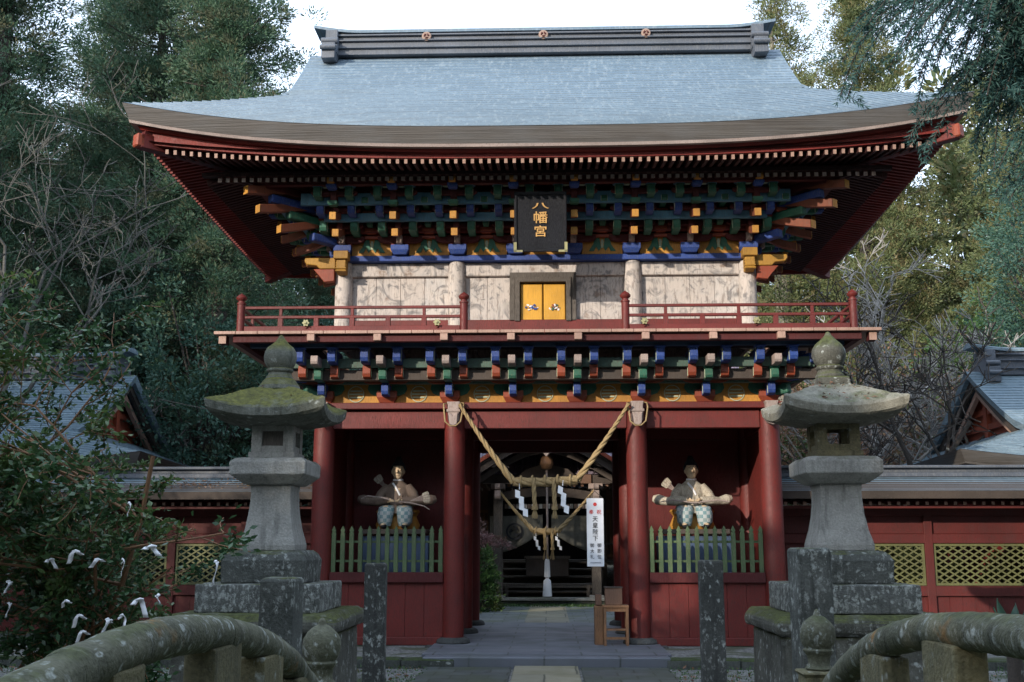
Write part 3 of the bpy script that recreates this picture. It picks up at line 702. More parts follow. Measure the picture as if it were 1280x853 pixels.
# upper brackets
def upper_set():
    r = bpy.data.objects.new('eave_bracket_set', None); C.objects.link(r); r.parent = gate
    sub(r, 'bearing_block', blue, lambda m: block(m, 0, -.06, .0, .17, .32))
    sub(r, 'centre_nose', carv, lambda m: (nose(m, 0, -.30, .1, .17, .33, .10), [m.box(dx - .008, dx + .008, -.305, -.25, .19, .32) for dx in (-.03, .03)]))
    sub(r, 'bracket_arm', dred, lambda m: (arm(m, -.16, .2, .32, .40), arm(m, -.36, .42, .50, .40), arm(m, -.72, .60, .68, .40), arm(m, -1.06, .80, .88, .40)))
    sub(r, 'projecting_arm', dred, lambda m: (m.box(-.05, .05, -.5, .1, .33, .5), m.box(-.05, .05, -.85, .1, .52, .66), m.box(-.05, .05, -1.15, .1, .7, .86)))
    for z_, y_, L_ in ((.21, -.86, .9), (.43, -1.14, 1.2)):
        def fn(m, z_=z_, y_=y_, L_=L_):
            n = 8; rings = []
            for k in range(n + 1):
                t = k / n; y = y_ + L_ * t; z = z_ + L_ * (.30 * t + .06 * t * t) - .02 * math.sin(3.1 * min(1, t * 2)); rings.append([(-.055, y, z - .065), (.055, y, z - .065), (.055, y, z + .065), (-.055, y, z + .065)])
            m.loft(rings); m.c = 1; m.box(-.057, .057, y_ - .012, y_ - .001, z_ - .066, z_ + .066)
        m = MB(); fn(m); m.build('tail_rafter', [tailm, yellow], r, bev=.005)
    for sx in (-.27, .27):
        sub(r, 'lower_green_scroll', green, lambda m: nose(m, sx, -.62, -.1, .30, .52, .125, True))
        sub(r, 'blue_scroll', blue, lambda m: (nose(m, sx, -.92, -.3, .53, .70, .125, True)))
        sub(r, 'red_block', dred, lambda m: (block(m, sx, -.86, .70, .745, .17), block(m, sx, -.55, .5, .54, .17)))
        sub(r, 'upper_green_scroll', green, lambda m: nose(m, sx, -1.22, -.6, .745, .93, .125, True))
        sub(r, 'pale_cap', lblue, lambda m: block(m, sx, -1.14, .925, .975, .2))
    sub(r, 'strut_block', ored, lambda m: block(m, .515, -.16, .36, .46, .22)); sub(r, 'strut_block', ored, lambda m: block(m, .515, -.5, .6, .68, .2))
    sub(r, 'green_scroll', green, lambda m: nose(m, .515, -.42, -.05, .46, .58, .1, True)); sub(r, 'green_scroll', green, lambda m: nose(m, .515, -1.0, -.5, .70, .80, .1, True))
    for sx in (-.135, .135): sub(r, 'small_block', ored, lambda m: block(m, sx, -.84, .70, .745, .1)); sub(r, 'pale_block', lat_pale, lambda m: block(m, sx, -1.12, .925, .96, .1))
    sub(r, 'green_block', green, lambda m: block(m, 0, -1.14, .6, .68, .17))
    sub(r, 'purlin_nose_base', blue, lambda m: block(m, 0, -1.3, .84, .92, .17))
    sub(r, 'purlin_nose', yellow, lambda m: nose(m, 0, -1.46, -.8, .92, 1.05, .115))
    return r
us = upper_set(); us.location = (-3.6, 19.28, 6.69)
for i in range(1, 8): inst(us, gate, (-3.6 + 7.2 / 7 * i, 19.28, 6.69))
for s in (-1, 1):
    for Y in (19.62, 20.55, 21.4, 22.2, 23.0): inst(us, gate, (s * 3.68, Y, 6.69), rz=math.pi / 2 if s > 0 else -math.pi / 2)
for Y in (0,):
    for i in range(0, 8, 7): pass
for s in (-1, 1):                                          # diagonal tails at the corners
    for z_, e in ((6.95, .95), (7.22, 1.25), (7.5, 1.42)):
        n = 10; m = MB(); rings = []
        for k in range(n + 1):
            t = k / n; q = e * (1 - t); z = z_ + .36 * (t + .3 * t * t); cx_, cy_ = s * (3.6 + q), 19.28 - q; ox, oy = .05, .05 * s
            rings.append([(cx_ - ox, cy_ - oy, z - .07), (cx_ + ox, cy_ + oy, z - .07), (cx_ + ox, cy_ + oy, z + .07), (cx_ - ox, cy_ - oy, z + .07)])
        m.loft(rings); m.c = 1; q = e + .01; m.add([(s * (3.6 + q) + a * .052, 19.28 - q + a * .052 * s, z_ + b) for a, b in ((-1, -.07), (1, -.07), (1, .07), (-1, .07))], [(0, 1, 2, 3)]); m.c = 0
        m.build('corner_tail', [tailm, yellow], gate, bev=.006)
    for z_, e, mt in ((6.9, .5, blue), (7.2, .85, green), (7.42, 1.1, blue), (7.62, 1.2, dred)):
        m = MB(); m.beam((s * 3.6, 19.28, z_), (s * (3.6 + e), 19.28 - e, z_ + .03), .16, .15); m.build('corner_arm', mt, gate, bev=.03, seg=2)
m = MB(); m.box(-3.75, 3.75, 19.26, 19.5, 6.69, 8.1); m.build('frieze_wall', dred, gate)
for i in range(7):
    xc_ = -3.6 + 7.2 / 7 * (i + .5)
    m = MB(); m.box(xc_ - .36, xc_ + .36, 19.2, 19.255, 6.69, 7.02); f = m.build('ochre_panel', yellow, gate)
    for sx in (-1, 1):
        m = MB(); P = [(xc_ + sx * .05, 6.99), (xc_ + sx * .13, 6.99), (xc_ + sx * .16, 6.86), (xc_ + sx * .24, 6.74), (xc_ + sx * .15, 6.74), (xc_ + sx * .11, 6.82), (xc_ + sx * .06, 6.74), (xc_ + sx * .02, 6.8)]
        m.prism(P, 19.18, 19.198); m.build('green_leaf_mark', green, f)
    m = MB(); m.lathe([(.02, 0), (.03, .01)], 10); m.box(xc_ - .02, xc_ + .02, 19.182, 19.198, 6.80, 6.95); m.v = [(p[0], p[1], p[2]) if i_ >= 20 else (xc_ + p[0], 19.19 - p[2], 6.9 + p[1]) for i_, p in enumerate(m.v)]; m.build('pale_bud_mark', lat_pale, f)
    m = MB(); m.prism([(xc_ - .5, 7.03), (xc_ - .42, 6.84), (xc_ - .36, 6.84), (xc_ - .33, 6.98), (xc_ + .33, 6.98), (xc_ + .36, 6.84), (xc_ + .42, 6.84), (xc_ + .5, 7.03)], 19.1, 19.19); m.build('red_scroll_board', ored, gate, bev=.006)
for (y, z0, z1, e) in ((18.66, 7.16, 7.31, 3.85), (18.36, 7.37, 7.58, 4.2)):
    m = MB(); m.box(-e, e, y - .04, y + .04, z0, z1); m.build('faded_blue_beam', lblue, gate, bev=.008)
    for s in (-1, 1): m = MB(); m.box(*sorted((s * (3.68 + 19.28 - y - .04), s * (3.68 + 19.28 - y + .04))), y + .05, 23.6, z0, z1); m.build('side_blue_beam', lblue, gate)
m = MB(); m.box(-3.85, 3.85, 19.02, 19.12, 7.06, 7.2); m.build('red_wall_beam', red, gate, bev=.01)
m = MB(); m.box(-4.95, 4.95, 17.98, 18.1, 7.62, 7.74); m.build('purlin', dred, gate)
for s in (-1, 1): m = MB(); m.box(*sorted((s * 4.83, s * 4.95)), 18.1, 24.2, 7.62, 7.74); m.build('side_purlin', dred, gate)
m = MB()
for (d0, z0_, d1, z1_) in ((0, 0, 0, 0),):
    pass
# roof
Xe, Ye, ZE = 6.78, 4.45, 8.12
RF = irimoya(gate, 0, GY, ZE, Xe, Ye, 4.58, .524, .049, .48, copper, fascia, course=.125, thick=.24, ridge_h=.52)
def lz(x, y): return RF['L'](x, y) * .62
# boards under the tiles
m = MB(); NX = 30
def under(d): return 7.80 + .18 * (d - .3)
rings = []
for d in (.25, .8, 1.4, 2.2, 3.15):
    P = []
    for x, y in RF['per'](d, 24): P.append((x, GY + y, under(d) + lz(x * Xe / (Xe - d), y * Ye / (Ye - d)) * max(0, 1 - d / 3.2)))
    rings.append(P)
m.loft(rings, cap=False); m.build('soffit', soffit_shade, gate, fix=False)
rings = []; m = MB()
for (ins, dz, q) in ((.31, -.29, 1.6), (.33, -.395, 1), (.42, -.395, 1), (.42, -.29, 1.6)):
    rings.append([(x, GY + y, ZE + dz + q * lz(x * Xe / (Xe - .35), y * Ye / (Ye - .35))) for x, y in RF['per'](ins, 24)])
m.loft(rings, cap=False); m.build('eave_support_board', eave_red, gate)
rings = []; m = MB()
for (ins, dz) in ((.2, -.28), (.24, -.33), (.36, -.33)):
    rings.append([(x, GY + y, ZE + dz + 1.5 * lz(x * Xe / (Xe - .35), y * Ye / (Ye - .35))) for x, y in RF['per'](ins, 24)])
m.loft(rings, cap=False); m.build('eave_board', eave_red, gate)
NR = 92; x0r = -6.12
m = MB(); m.box(-.025, .025, 0, 1.15, -.036, .036, front=1); proto = m.build('rafter', [rafter_shade, pink], gate, bev=0)
rest = MB()
for k in range(NR):
    X = x0r + 2 * 6.12 * k / (NR - 1); z = 7.675 + lz(X, -Ye)
    o = proto if k == 0 else inst(proto, gate)
    o.location = (X, 17.04, z); o.rotation_euler.x = R(9); o.scale.y = min(1, max(.12, (Xe - abs(X) - .3) / 1.1 + .05))
    if abs(X) < 5.45:
        yb0 = 17.75; L_ = min(1.6, Xe - abs(X) - .9 + .3); rest.mat(0).beam((X, yb0, 7.655), (X, yb0 + L_, 7.655 + .25 * L_), .065, .1, end=None)
        rest.mat(1).add([(X - .033, yb0 - .003, 7.60), (X + .033, yb0 - .003, 7.60), (X + .033, yb0 - .003, 7.70), (X - .033, yb0 - .003, 7.70)], [(0, 1, 2, 3)])
for s in (-1, 1):
    n = 60
    for k in range(n):
        y = -3.85 + 7.7 * k / (n - 1); z = 7.675 + lz(Xe, y); L_ = min(1.1, Ye - abs(y) - .3 + .05)
        rest.mat(2).beam((s * (Xe - .36), GY + y, z), (s * (Xe - .36 - max(.15, L_)), GY + y, z + .16 * max(.15, L_)), .062, .09)
        if abs(y) < 3.3: L2 = min(1.6, Ye - abs(y) - .7); rest.mat(0).beam((s * (Xe - 1.06), GY + y, 7.655), (s * (Xe - 1.06 - L2), GY + y, 7.655 + .25 * L2), .065, .1)
stuff(rest.build('rafter', [rafter_shade, carv, eave_red], gate, fix=False))  # dark and bright reds put shade and edge light into the rafters
m = MB(); m.box(-5.75, 5.75, 17.72, 17.84, 7.70, 7.77); m.build('inner_eave_board', soffit_shade, gate)
for s in (-1, 1):                                          # hip rafters with capped ends
    m = MB(); zt = 7.72 + lz(Xe, -Ye); m.beam((s * 6.55, GY - Ye + .23, zt + .02), (s * 3.7, GY - Ye + 3.08, 8.05), .17, .24, w1=.17, h1=.26)
    hr = m.build('hip_rafter', red, gate, bev=.01)
    m = MB(); m.beam((s * 6.60, GY - Ye + .18, zt + .025), (s * 6.5, GY - Ye + .28, zt + .02), .17, .22); m.build('hip_rafter_cap', ored, hr, bev=.02)
    m = MB(); m.beam((s * 6.5, GY - Ye + .28, zt + .2), (s * 5.4, GY - Ye + 1.38, 7.97), .14, .12); m.build('upper_hip_rafter', dred, hr)
    zt = 7.72 + lz(Xe, Ye); m = MB(); m.beam((s * 6.55, GY + Ye - .23, zt + .02), (s * 3.7, GY + Ye - 3.08, 8.05), .17, .24); m.build('hip_rafter', red, gate, bev=.01)
for i, x in enumerate((-2.35, 0, 2.05)):                   # crests on the ridge
    m = MB(); n = 24; zc = RF['zr'] + .37
    ring = lambda r, y: [(x + r * math.cos(2 * math.pi * k / n), y, zc + r * math.sin(2 * math.pi * k / n)) for k in range(n)]
    m.loft([ring(.095, GY - .29), ring(.095, GY - .32), ring(.08, GY - .33)]); cst = m.build('ridge_crest', crestm, gate, smooth=30)
    m = MB()
    for q in range(3):
        a = q * 2.094; P = [(.05 * math.cos(a), .05 * math.sin(a), .022), (.05 * math.cos(a + .7), .05 * math.sin(a + .7), .018), (.062 * math.cos(a + 1.4), .062 * math.sin(a + 1.4), .008)]
        m.tube([(x + p[0] * .8, GY - .333, zc + p[1] * .8) for p in P], [p[2] for p in P], 8)
    m.build('comma_mark', dred, cst)

# ================================================================== side walls of the precinct
def precinct_wall(s, label):
    w_ = thing('precinct_wall', label, 'wall', group=None)
    x0, x1 = 3.98, 16.0; Y = 20.7
    def bx(name, mat, a, b, c, d, e, f, bev=.008, **k):
        m = MB(); m.box(*sorted((s * a, s * b)), c, d, e, f); return m.build(name, mat, k.get('parent') or w_, bev=bev)
    bx('stone_footing', st_kerb, x0, x1, Y - .25, Y + .25, -.25, .05, .02)
    m = MB(); n_ = 52
    for k in range(n_): m.box(*sorted((s * (x0 + (x1 - x0) * k / n_ + .002), s * (x0 + (x1 - x0) * (k + 1) / n_ - .002))), Y - .03 + random.uniform(-.002, .002), Y + .03, .15, .72)
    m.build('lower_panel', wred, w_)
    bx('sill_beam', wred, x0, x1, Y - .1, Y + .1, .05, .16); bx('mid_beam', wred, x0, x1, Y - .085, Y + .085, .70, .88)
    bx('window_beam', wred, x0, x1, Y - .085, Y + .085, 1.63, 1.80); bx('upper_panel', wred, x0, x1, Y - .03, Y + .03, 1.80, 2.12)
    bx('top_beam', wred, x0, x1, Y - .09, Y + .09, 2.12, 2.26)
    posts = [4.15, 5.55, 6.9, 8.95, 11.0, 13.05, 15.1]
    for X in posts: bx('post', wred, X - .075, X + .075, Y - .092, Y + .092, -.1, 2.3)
    for i in range(len(posts) - 1):
        a, b = posts[i] + .08, posts[i + 1] - .08
        if i == 0: bx('solid_panel', wred, a, b, Y - .02, Y + .02, .88, 1.63); continue
        fr = MB()
        for (p, q, z0, z1) in ((a, b, .885, .93), (a, b, 1.58, 1.625), (a, a + .045, .93, 1.58), (b - .045, b, .93, 1.58)): fr.box(*sorted((s * p, s * q)), Y - .06, Y - .01, z0, z1)
        f = fr.build('window_frame', lat, w_, bev=.004)
        m = MB(); X0, X1, Z0, Z1 = a + .045, b - .045, .93, 1.58; st = .185; sl = .62
        k = X0 - (Z1 - Z0) / sl
        while k < X1:
            for dirn in (1, -1):
                p0 = Vector((k, Z0)) if dirn > 0 else Vector((k, Z1)); dx = (Z1 - Z0) / sl; p1 = Vector((k + dx, Z1 if dirn > 0 else Z0))
                t0 = max(0, (X0 - p0.x) / dx); t1 = min(1, (X1 - p0.x) / dx)
                if t1 - t0 > .02:
                    A = p0.lerp(p1, t0); B = p0.lerp(p1, t1); yy = Y - .045 + (.012 if dirn > 0 else 0)
                    m.beam((s * A.x, yy, A.y), (s * B.x, yy, B.y), .012, .026, up=(0, 0, 1))
            k += st
        m.build('lattice', lat, f)
    for k in range(int((x1 - x0) / .165)):
        X = x0 + .1 + .165 * k
    m = MB(); m.beam((0, Y - .66, 2.33), (0, Y, 2.42), .055, .065, end=None, up=(0, 0, 1)); m.add([(-.028, Y - .663, 2.298), (.028, Y - .663, 2.298), (.028, Y - .663, 2.362), (-.028, Y - .663, 2.362)], [(0, 1, 2, 3)], 1)
    rp = m.build('eave_rafter', [wred, pink], w_); n = 0
    X = x0 + .1
    while X < x1 - .1:
        o = rp if n == 0 else inst(rp, w_); o.location.x = s * X; X += .165; n += 1
    m = MB(); m.box(*sorted((s * x0, s * x1)), Y - .62, Y - .54, 2.24, 2.29); m.build('purlin', wred, w_)
    # copper roof: two slopes in courses, a fascia and a ridge
    m = MB(); xa, xb = s * 3.95, s * 16.1; P = []
    for sg in (-1, 1):
        for k in range(9):
            d0 = .95 * k / 9; d1 = .95 * (k + 1) / 9; z = lambda d: 2.53 + .30 * d + .06 * d * d
            m.grid([[(xa + (xb - xa) * i / 20, Y + sg * (.95 - d0), z(d0) + .010) for i in range(21)], [(xa + (xb - xa) * i / 20, Y + sg * (.95 - d1), z(d1)) for i in range(21)]])
    m.build('wall_roof', copper_d, w_)
    m = MB(); m.prism([(Y - .95, 2.535), (Y - .92, 2.40), (Y - .6, 2.42), (Y, 2.6), (Y + .6, 2.42), (Y + .92, 2.40), (Y + .95, 2.535), (Y, 2.85)], xa + s * .01, xb, 'x'); m.build('roof_edge', darkwood, w_)
    m = MB(); m.box(*sorted((s * 3.97, s * 16)), Y - .17, Y + .17, 2.82, 2.90); m.box(*sorted((s * 3.97, s * 16)), Y - .11, Y + .11, 2.90, 2.98); m.box(*sorted((s * 3.96, s * 16)), Y - .19, Y + .19, 2.98, 3.03); m.build('wall_ridge', ridge_m, w_, bev=.01)
    return w_
precinct_wall(-1, 'red precinct wall with lattice windows and low roof on the left of the gate, behind the leafy shrub')
precinct_wall(1, 'red precinct wall with olive lattice windows and low roof on the right of the gate')

# ================================================================== side halls behind the wall
def side_hall(s, label):
    h = thing('side_hall', label, 'hall', (0, 0, 0))
    X0 = s * 15.2; cy = 26.8
    r = irimoya(h, X0, cy, 3.05, 7.4, 5.6, 4.95, .30, .031, .32, copper_d, fascia, course=.14, thick=.2, detail=False, ridge_h=.62)
    m = MB(); m.box(X0 - 5.4, X0 + 5.4, cy - 2.9, cy + 2.9, -.1, 3.4); m.build('hall_wall', red, h)
    for k in range(5):
        x = X0 - 5.4 + 2.7 * k; m = MB(); m.lathe([(.14, -.1), (.14, 3.3)], 16, (x, cy - 2.95, 0)); m.build('hall_column', red, h, smooth=50)
    m = MB(); m.loft([[(X0 + x, cy + y, 2.98) for x, y in r['per'](.35, 6)], [(X0 + x, cy + y, 3.25) for x, y in r['per'](2.1, 6)]], cap=False); m.build('hall_soffit', dred, h)
    if s < 0: return h
    # curved porch gable over the hall's inner front corner
    xc = s * (9.75); m = MB(); rows = []
    for j in range(8):
        row = []
        for i in range(41):
            t = 2 * i / 40 - 1; row.append((xc + t * 2.1, 21.95 + j * .35, 3.02 + .55 * (.5 + .5 * math.cos(math.pi * t)) ** 1.2 + .05 * t * t + .02 * j))
        rows.append(row)
    m.grid(rows); po = m.build('porch_roof', copper_d, h, smooth=50)
    m = MB(); rings = []
    for i in range(41):
        t = 2 * i / 40 - 1; z = 3.0 + .55 * (.5 + .5 * math.cos(math.pi * t)) ** 1.2 + .05 * t * t; x = xc + t * 2.1
        rings.append([(x, 21.93, z), (x, 21.97, z - .16), (x, 22.2, z - .16), (x, 22.2, z)])
    m.loft(rings); m.build('porch_edge', darkwood, po)
    m = MB()
    for i in range(-4, 5): z = 2.82 + .55 * (.5 + .5 * math.cos(math.pi * i / 6)) ** 1.2; m.mat(0).box(xc + i * .3 - .03, xc + i * .3 + .03, 22.2, 23.4, z - .05, z + .02); m.mat(1).box(xc + i * .3 - .032, xc + i * .3 + .032, 22.185, 22.199, z - .05, z + .02)
    m.mat(0); m.build('porch_rafter', [dred, pink], h)
    m = MB(); m.box(xc - .1, xc + .1, 22.02, 22.2, 3.12, 3.3); m.build('porch_pendant', ored, po, bev=.02)
    m = MB(); m.box(xc - 1.6, xc + 1.6, 22.3, 22.4, 2.6, 2.8); m.build('porch_beam', darkwood, h)
    for q in (-1.5, 1.5): m = MB(); m.box(xc + q - .1, xc + q + .1, 22.25, 22.45, -.1, 2.7); m.build('porch_post', red, h)
    return h
side_hall(-1, 'copper roofed side hall half hidden by the leafy shrub on the left')
side_hall(1, 'side hall with red gable and blue-grey roof beyond the right wall')

# ================================================================== worship hall seen through the gateway
hall = thing('worship_hall', 'old dark wooden worship hall with curved porch gable seen through the gateway', 'hall')
def hb(name, mat, *b, bev=.006, parent=None):
    m = MB(); m.box(*b); return m.build(name, mat, parent or hall, bev=bev)
hb('stone_base', st_kerb, -3.6, 3.6, 31.25, 44, -.25, .10, bev=.02)
hb('base_slab', st_grey, -1.9, 1.75, 31.2, 31.9, .10, .17, bev=.01)
for i, (y, z) in enumerate(((32.1, .32), (32.5, .52), (32.9, .72), (33.3, .92), (33.7, 1.12))):
    hb('step', greywood, -1.35, 1.35, y, y + .42, z - .05, z); hb('riser', darkwood, -1.33, 1.33, y + .36, y + .39, z - .2, z - .05)
for X in (-1.15, 1.15): hb('step_support', greywood, X - .05, X + .05, 31.95, 32.05, .17, .5)
hb('low_rail', greywood, -1.35, 1.35, 31.97, 32.02, .42, .48)
for X in (-1.37, 1.37):
    m = MB(); m.box(X - .13, X + .13, 31.45, 31.71, .10, 3.15); c = m.build('porch_post', greywood, hall, bev=.015)
    m = MB(); m.box(X - .2, X + .2, 31.38, 31.78, .1, .24); m.build('post_base', st_grey, c, bev=.02)
    m = MB(); m.box(X - .2, X + .2, 31.4, 31.76, 3.15, 3.3); m.box(X - .42, X + .42, 31.52, 31.64, 3.3, 3.4); m.box(X - .5, X - .36, 31.5, 31.66, 3.4, 3.5); m.box(X + .36, X + .5, 31.5, 31.66, 3.4, 3.5); m.build('bracket', carv, c, bev=.012)
    m = MB(); nose(m, X, 31.1, 31.45, 2.85, 3.1, .16); nose(m, X, 31.05, 31.45, 3.12, 3.28, .14); m.build('carved_nose', carv, c)
m = MB(); rings = []
for k in range(25):
    t = 2 * k / 24 - 1; z = 2.95 + .12 * (1 - t * t); rings.append([(t * 1.25, 31.5, z - .12), (t * 1.25, 31.66, z - .12), (t * 1.25, 31.66, z + .12), (t * 1.25, 31.5, z + .12)])
m.loft(rings); m.build('rainbow_beam', darkwood, hall, smooth=40)
hb('painted_beam', dkblue, -1.2, 1.2, 31.75, 31.85, 3.2, 3.42)
hb('orange_panel', brown, .95, 1.25, 31.44, 31.5, 3.3, 3.55)
m = MB()
for k in range(22): m.mat(k % 2).box(-1.2 + k * .109, -1.11 + k * .109, 31.9, 31.96, 2.62, 2.75)
m.c = 0; m.build('fringe_board', [carv, paper], hall)
hb('hall_floor', greywood, -3.3, 3.3, 34.1, 43, 1.1, 1.16)
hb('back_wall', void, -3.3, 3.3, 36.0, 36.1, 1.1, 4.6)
for s in (-1, 1):
    hb('hall_wall', brown, *sorted((s * 1.7, s * 3.4)), 34.5, 34.6, 1.1, 3.6)
    m = MB()
    for k in range(12): m.box(s * (1.8 + k * .13) - .02, s * (1.8 + k * .13) + .02, 34.4, 34.44, 1.3, 2.6)
    m.box(*sorted((s * 1.7, s * 3.4)), 34.39, 34.45, 1.25, 1.32); m.box(*sorted((s * 1.7, s * 3.4)), 34.39, 34.45, 2.58, 2.66); m.build('lattice_screen', oak, hall)
    hb('hall_post', darkwood, *sorted((s * 1.6, s * 1.8)), 34.3, 34.5, .1, 4.0)
    hb('veranda_rail', greywood, *sorted((s * 1.5, s * 3.4)), 33.9, 33.96, 1.6, 1.66); hb('veranda_edge', greywood, *sorted((s * 1.5, s * 3.6)), 33.7, 33.9, 1.02, 1.12)
    hb('veranda_post', darkwood, *sorted((s * 1.55, s * 1.65)), 33.75, 33.85, .1, 1.7)
# curved front gable (arch) with purple-grey tiles and a red edge
def arch(t): return 3.40 + 1.15 * (.5 + .5 * math.cos(math.pi * min(1, abs(t)))) ** .8 + .10 * max(0, abs(t) - .8)
m = MB(); m.grid([[(2.7 * (2 * i / 60 - 1), 30.5 + j * .45, arch(2 * i / 60 - 1) + .14 + .0 * j) for i in range(61)] for j in range(9)]); ar = m.build('arched_roof', redtile, hall, smooth=50)
for (y0, y1, o0, o1, mt, nm) in ((30.42, 30.52, .05, .17, ored, 'red_rim'), (30.5, 30.62, -.02, .06, darkwood, 'dark_rim'), (30.56, 30.72, -.22, -.02, darkwood, 'barge_board'), (30.9, 31.0, -.45, -.28, darkwood, 'inner_arch')):
    m = MB(); rings = []
    for i in range(61):
        t = 2 * i / 60 - 1; z = arch(t); x = 2.7 * t; rings.append([(x, y0, z + o0), (x, y1, z + o0), (x, y1, z + o1), (x, y0, z + o1)])
    m.loft(rings); m.build(nm, mt, ar, smooth=40)
m = MB(); m.prism([(-.5, 4.26), (-.3, 4.10), (-.12, 4.12), (0, 3.98), (.12, 4.12), (.3, 4.10), (.5, 4.26)], 30.6, 30.7); m.build('gable_pendant', carv, ar, bev=.02)
m = MB(); m.prism([(-.9, 3.42), (-.6, 3.7), (-.25, 3.8), (0, 3.95), (.25, 3.8), (.6, 3.7), (.9, 3.42)], 31.3, 31.4); m.build('frog_leg_strut', darkwood, hall, bev=.02)
m = MB()
for s in (-1, 1): m.prism([(s * 1.0, 3.72), (s * 1.25, 3.86), (s * 1.7, 3.9), (s * 1.95, 3.8), (s * 1.6, 3.74), (s * 1.3, 3.66)], 30.9, 31.0)
m.build('cloud_carving', carv, hall, bev=.02)
m = MB(); rows = []
for j in range(14):
    y = 31.6 + j * .35; z = 3.55 + .34 * j * .9 + .012 * j * j; rows.append([(x, y, z + .18 * (abs(x) / 6) ** 3) for x in np.linspace(-6, 6, 41)])
for j in range(13): m.grid([[(p[0], p[1], p[2] + .02) for p in rows[j]], rows[j + 1]])
for k in range(60):
    x = -5.9 + k * .2; m.tube([(x, 31.58 + j * .7, 3.585 + .34 * 2 * j * .9 + .012 * 4 * j * j + .18 * (abs(x) / 6) ** 3) for j in range(7)], .035, 6)
m.build('main_roof', redtile, hall)
m = MB(); m.box(-6, 6, 31.5, 31.7, 3.32, 3.54); m.build('main_eave', darkwood, hall)
m = MB()
for k in range(52): x = -5.9 + k * .23; m.box(x - .04, x + .04, 31.6, 34, 3.22, 3.3)
m.build('eave_rafters', brown, hall)
# offering box
ob = thing('offering_box', 'dark wooden offering box at the top of the hall steps', 'box', (0, 32.6, .72))
m = MB(); m.box(-.62, .62, -.05, .5, .0, .52); m.build('box_body', darkwood, ob, bev=.01)
m = MB()
for k in range(9): m.box(-.6 + k * .145, -.56 + k * .145, -.03, .48, .52, .56)
m.box(-.66, .66, -.09, -.03, .5, .57); m.box(-.66, .66, .48, .54, .5, .57); m.build('slatted_top', greywood, ob)
# noren
def curtain(s):
    m = MB(); rows = []
    for j in range(13):
        v = j / 12; row = []
        for i in range(25):
            u = i / 24; x = s * (.12 + (1.5) * u); sag = .95 * (1 - v) ; zt = 2.45 - .05 * u; zb = 1.35 + .62 * (1 - u) ** 1.8
            row.append((x, 31.95 + .05 * math.sin(u * 17 + s) * v + .02 * math.sin(u * 40), zt + (zb - zt) * v))
        rows.append(row)
    m.grid(rows); o = m.build('door_curtain', cloth, smooth=80)
    sol = o.modifiers.new('thick', 'SOLIDIFY'); sol.thickness = .008
    if s > 0: return o
    d = MB(); n = 28; xc, zc = s * .92, 1.98
    rg = lambda r, y: [(xc + r * math.cos(6.2832 * k / n), y, zc + r * math.sin(6.2832 * k / n)) for k in range(n)]
    d.loft([rg(.24, 31.885), rg(.24, 31.88), rg(.19, 31.88), rg(.19, 31.885)], cap=False)
    for q in range(3):
        a = q * 2.094 + .4; P = [(.08 * math.cos(a), .08 * math.sin(a), .055), (.12 * math.cos(a + .8), .12 * math.sin(a + .8), .04), (.15 * math.cos(a + 1.5), .15 * math.sin(a + 1.5), .015)]
        d.tube([(xc + p[0], 31.88, zc + p[1]) for p in P], [p[2] for p in P], 8, flat=.15)
    d.build('crest', cblack, o)
    return o
tag(curtain(-1), 'left half of the draped grey curtain with a black crest on the hall', 'curtain', 'draped curtains of the hall')
tag(curtain(1), 'right half of the draped grey curtain on the hall, nearer the white banner', 'curtain', 'draped curtains of the hall')
# bell and its pull rope
bl = thing('shrine_bell', 'round copper bell with long pale pull rope hanging before the hall', 'bell', (0, 30.95, 3.85))
m = MB(); m.lathe([(.02, .22), (.1, .2), (.17, .1), (.185, 0), (.19, -.03), (.175, -.06), (.14, -.16), (.05, -.2)], 20); m.build('bell', oak, bl, smooth=50)
m = MB(); m.tube([(0, 0, -.16), (.01, 0, -1.5), (0, 0, -2.7)], [.03, .03, .035], 8); m.build('pull_rope', carv, bl, smooth=60)
m = MB(); m.lathe([(.05, -2.62), (.07, -2.7), (.085, -3.1), (.05, -3.12), (.05, -3.15), (.1, -3.2), (.13, -3.62), (.02, -3.62)], 14); m.build('tassel', paper, bl, smooth=50)

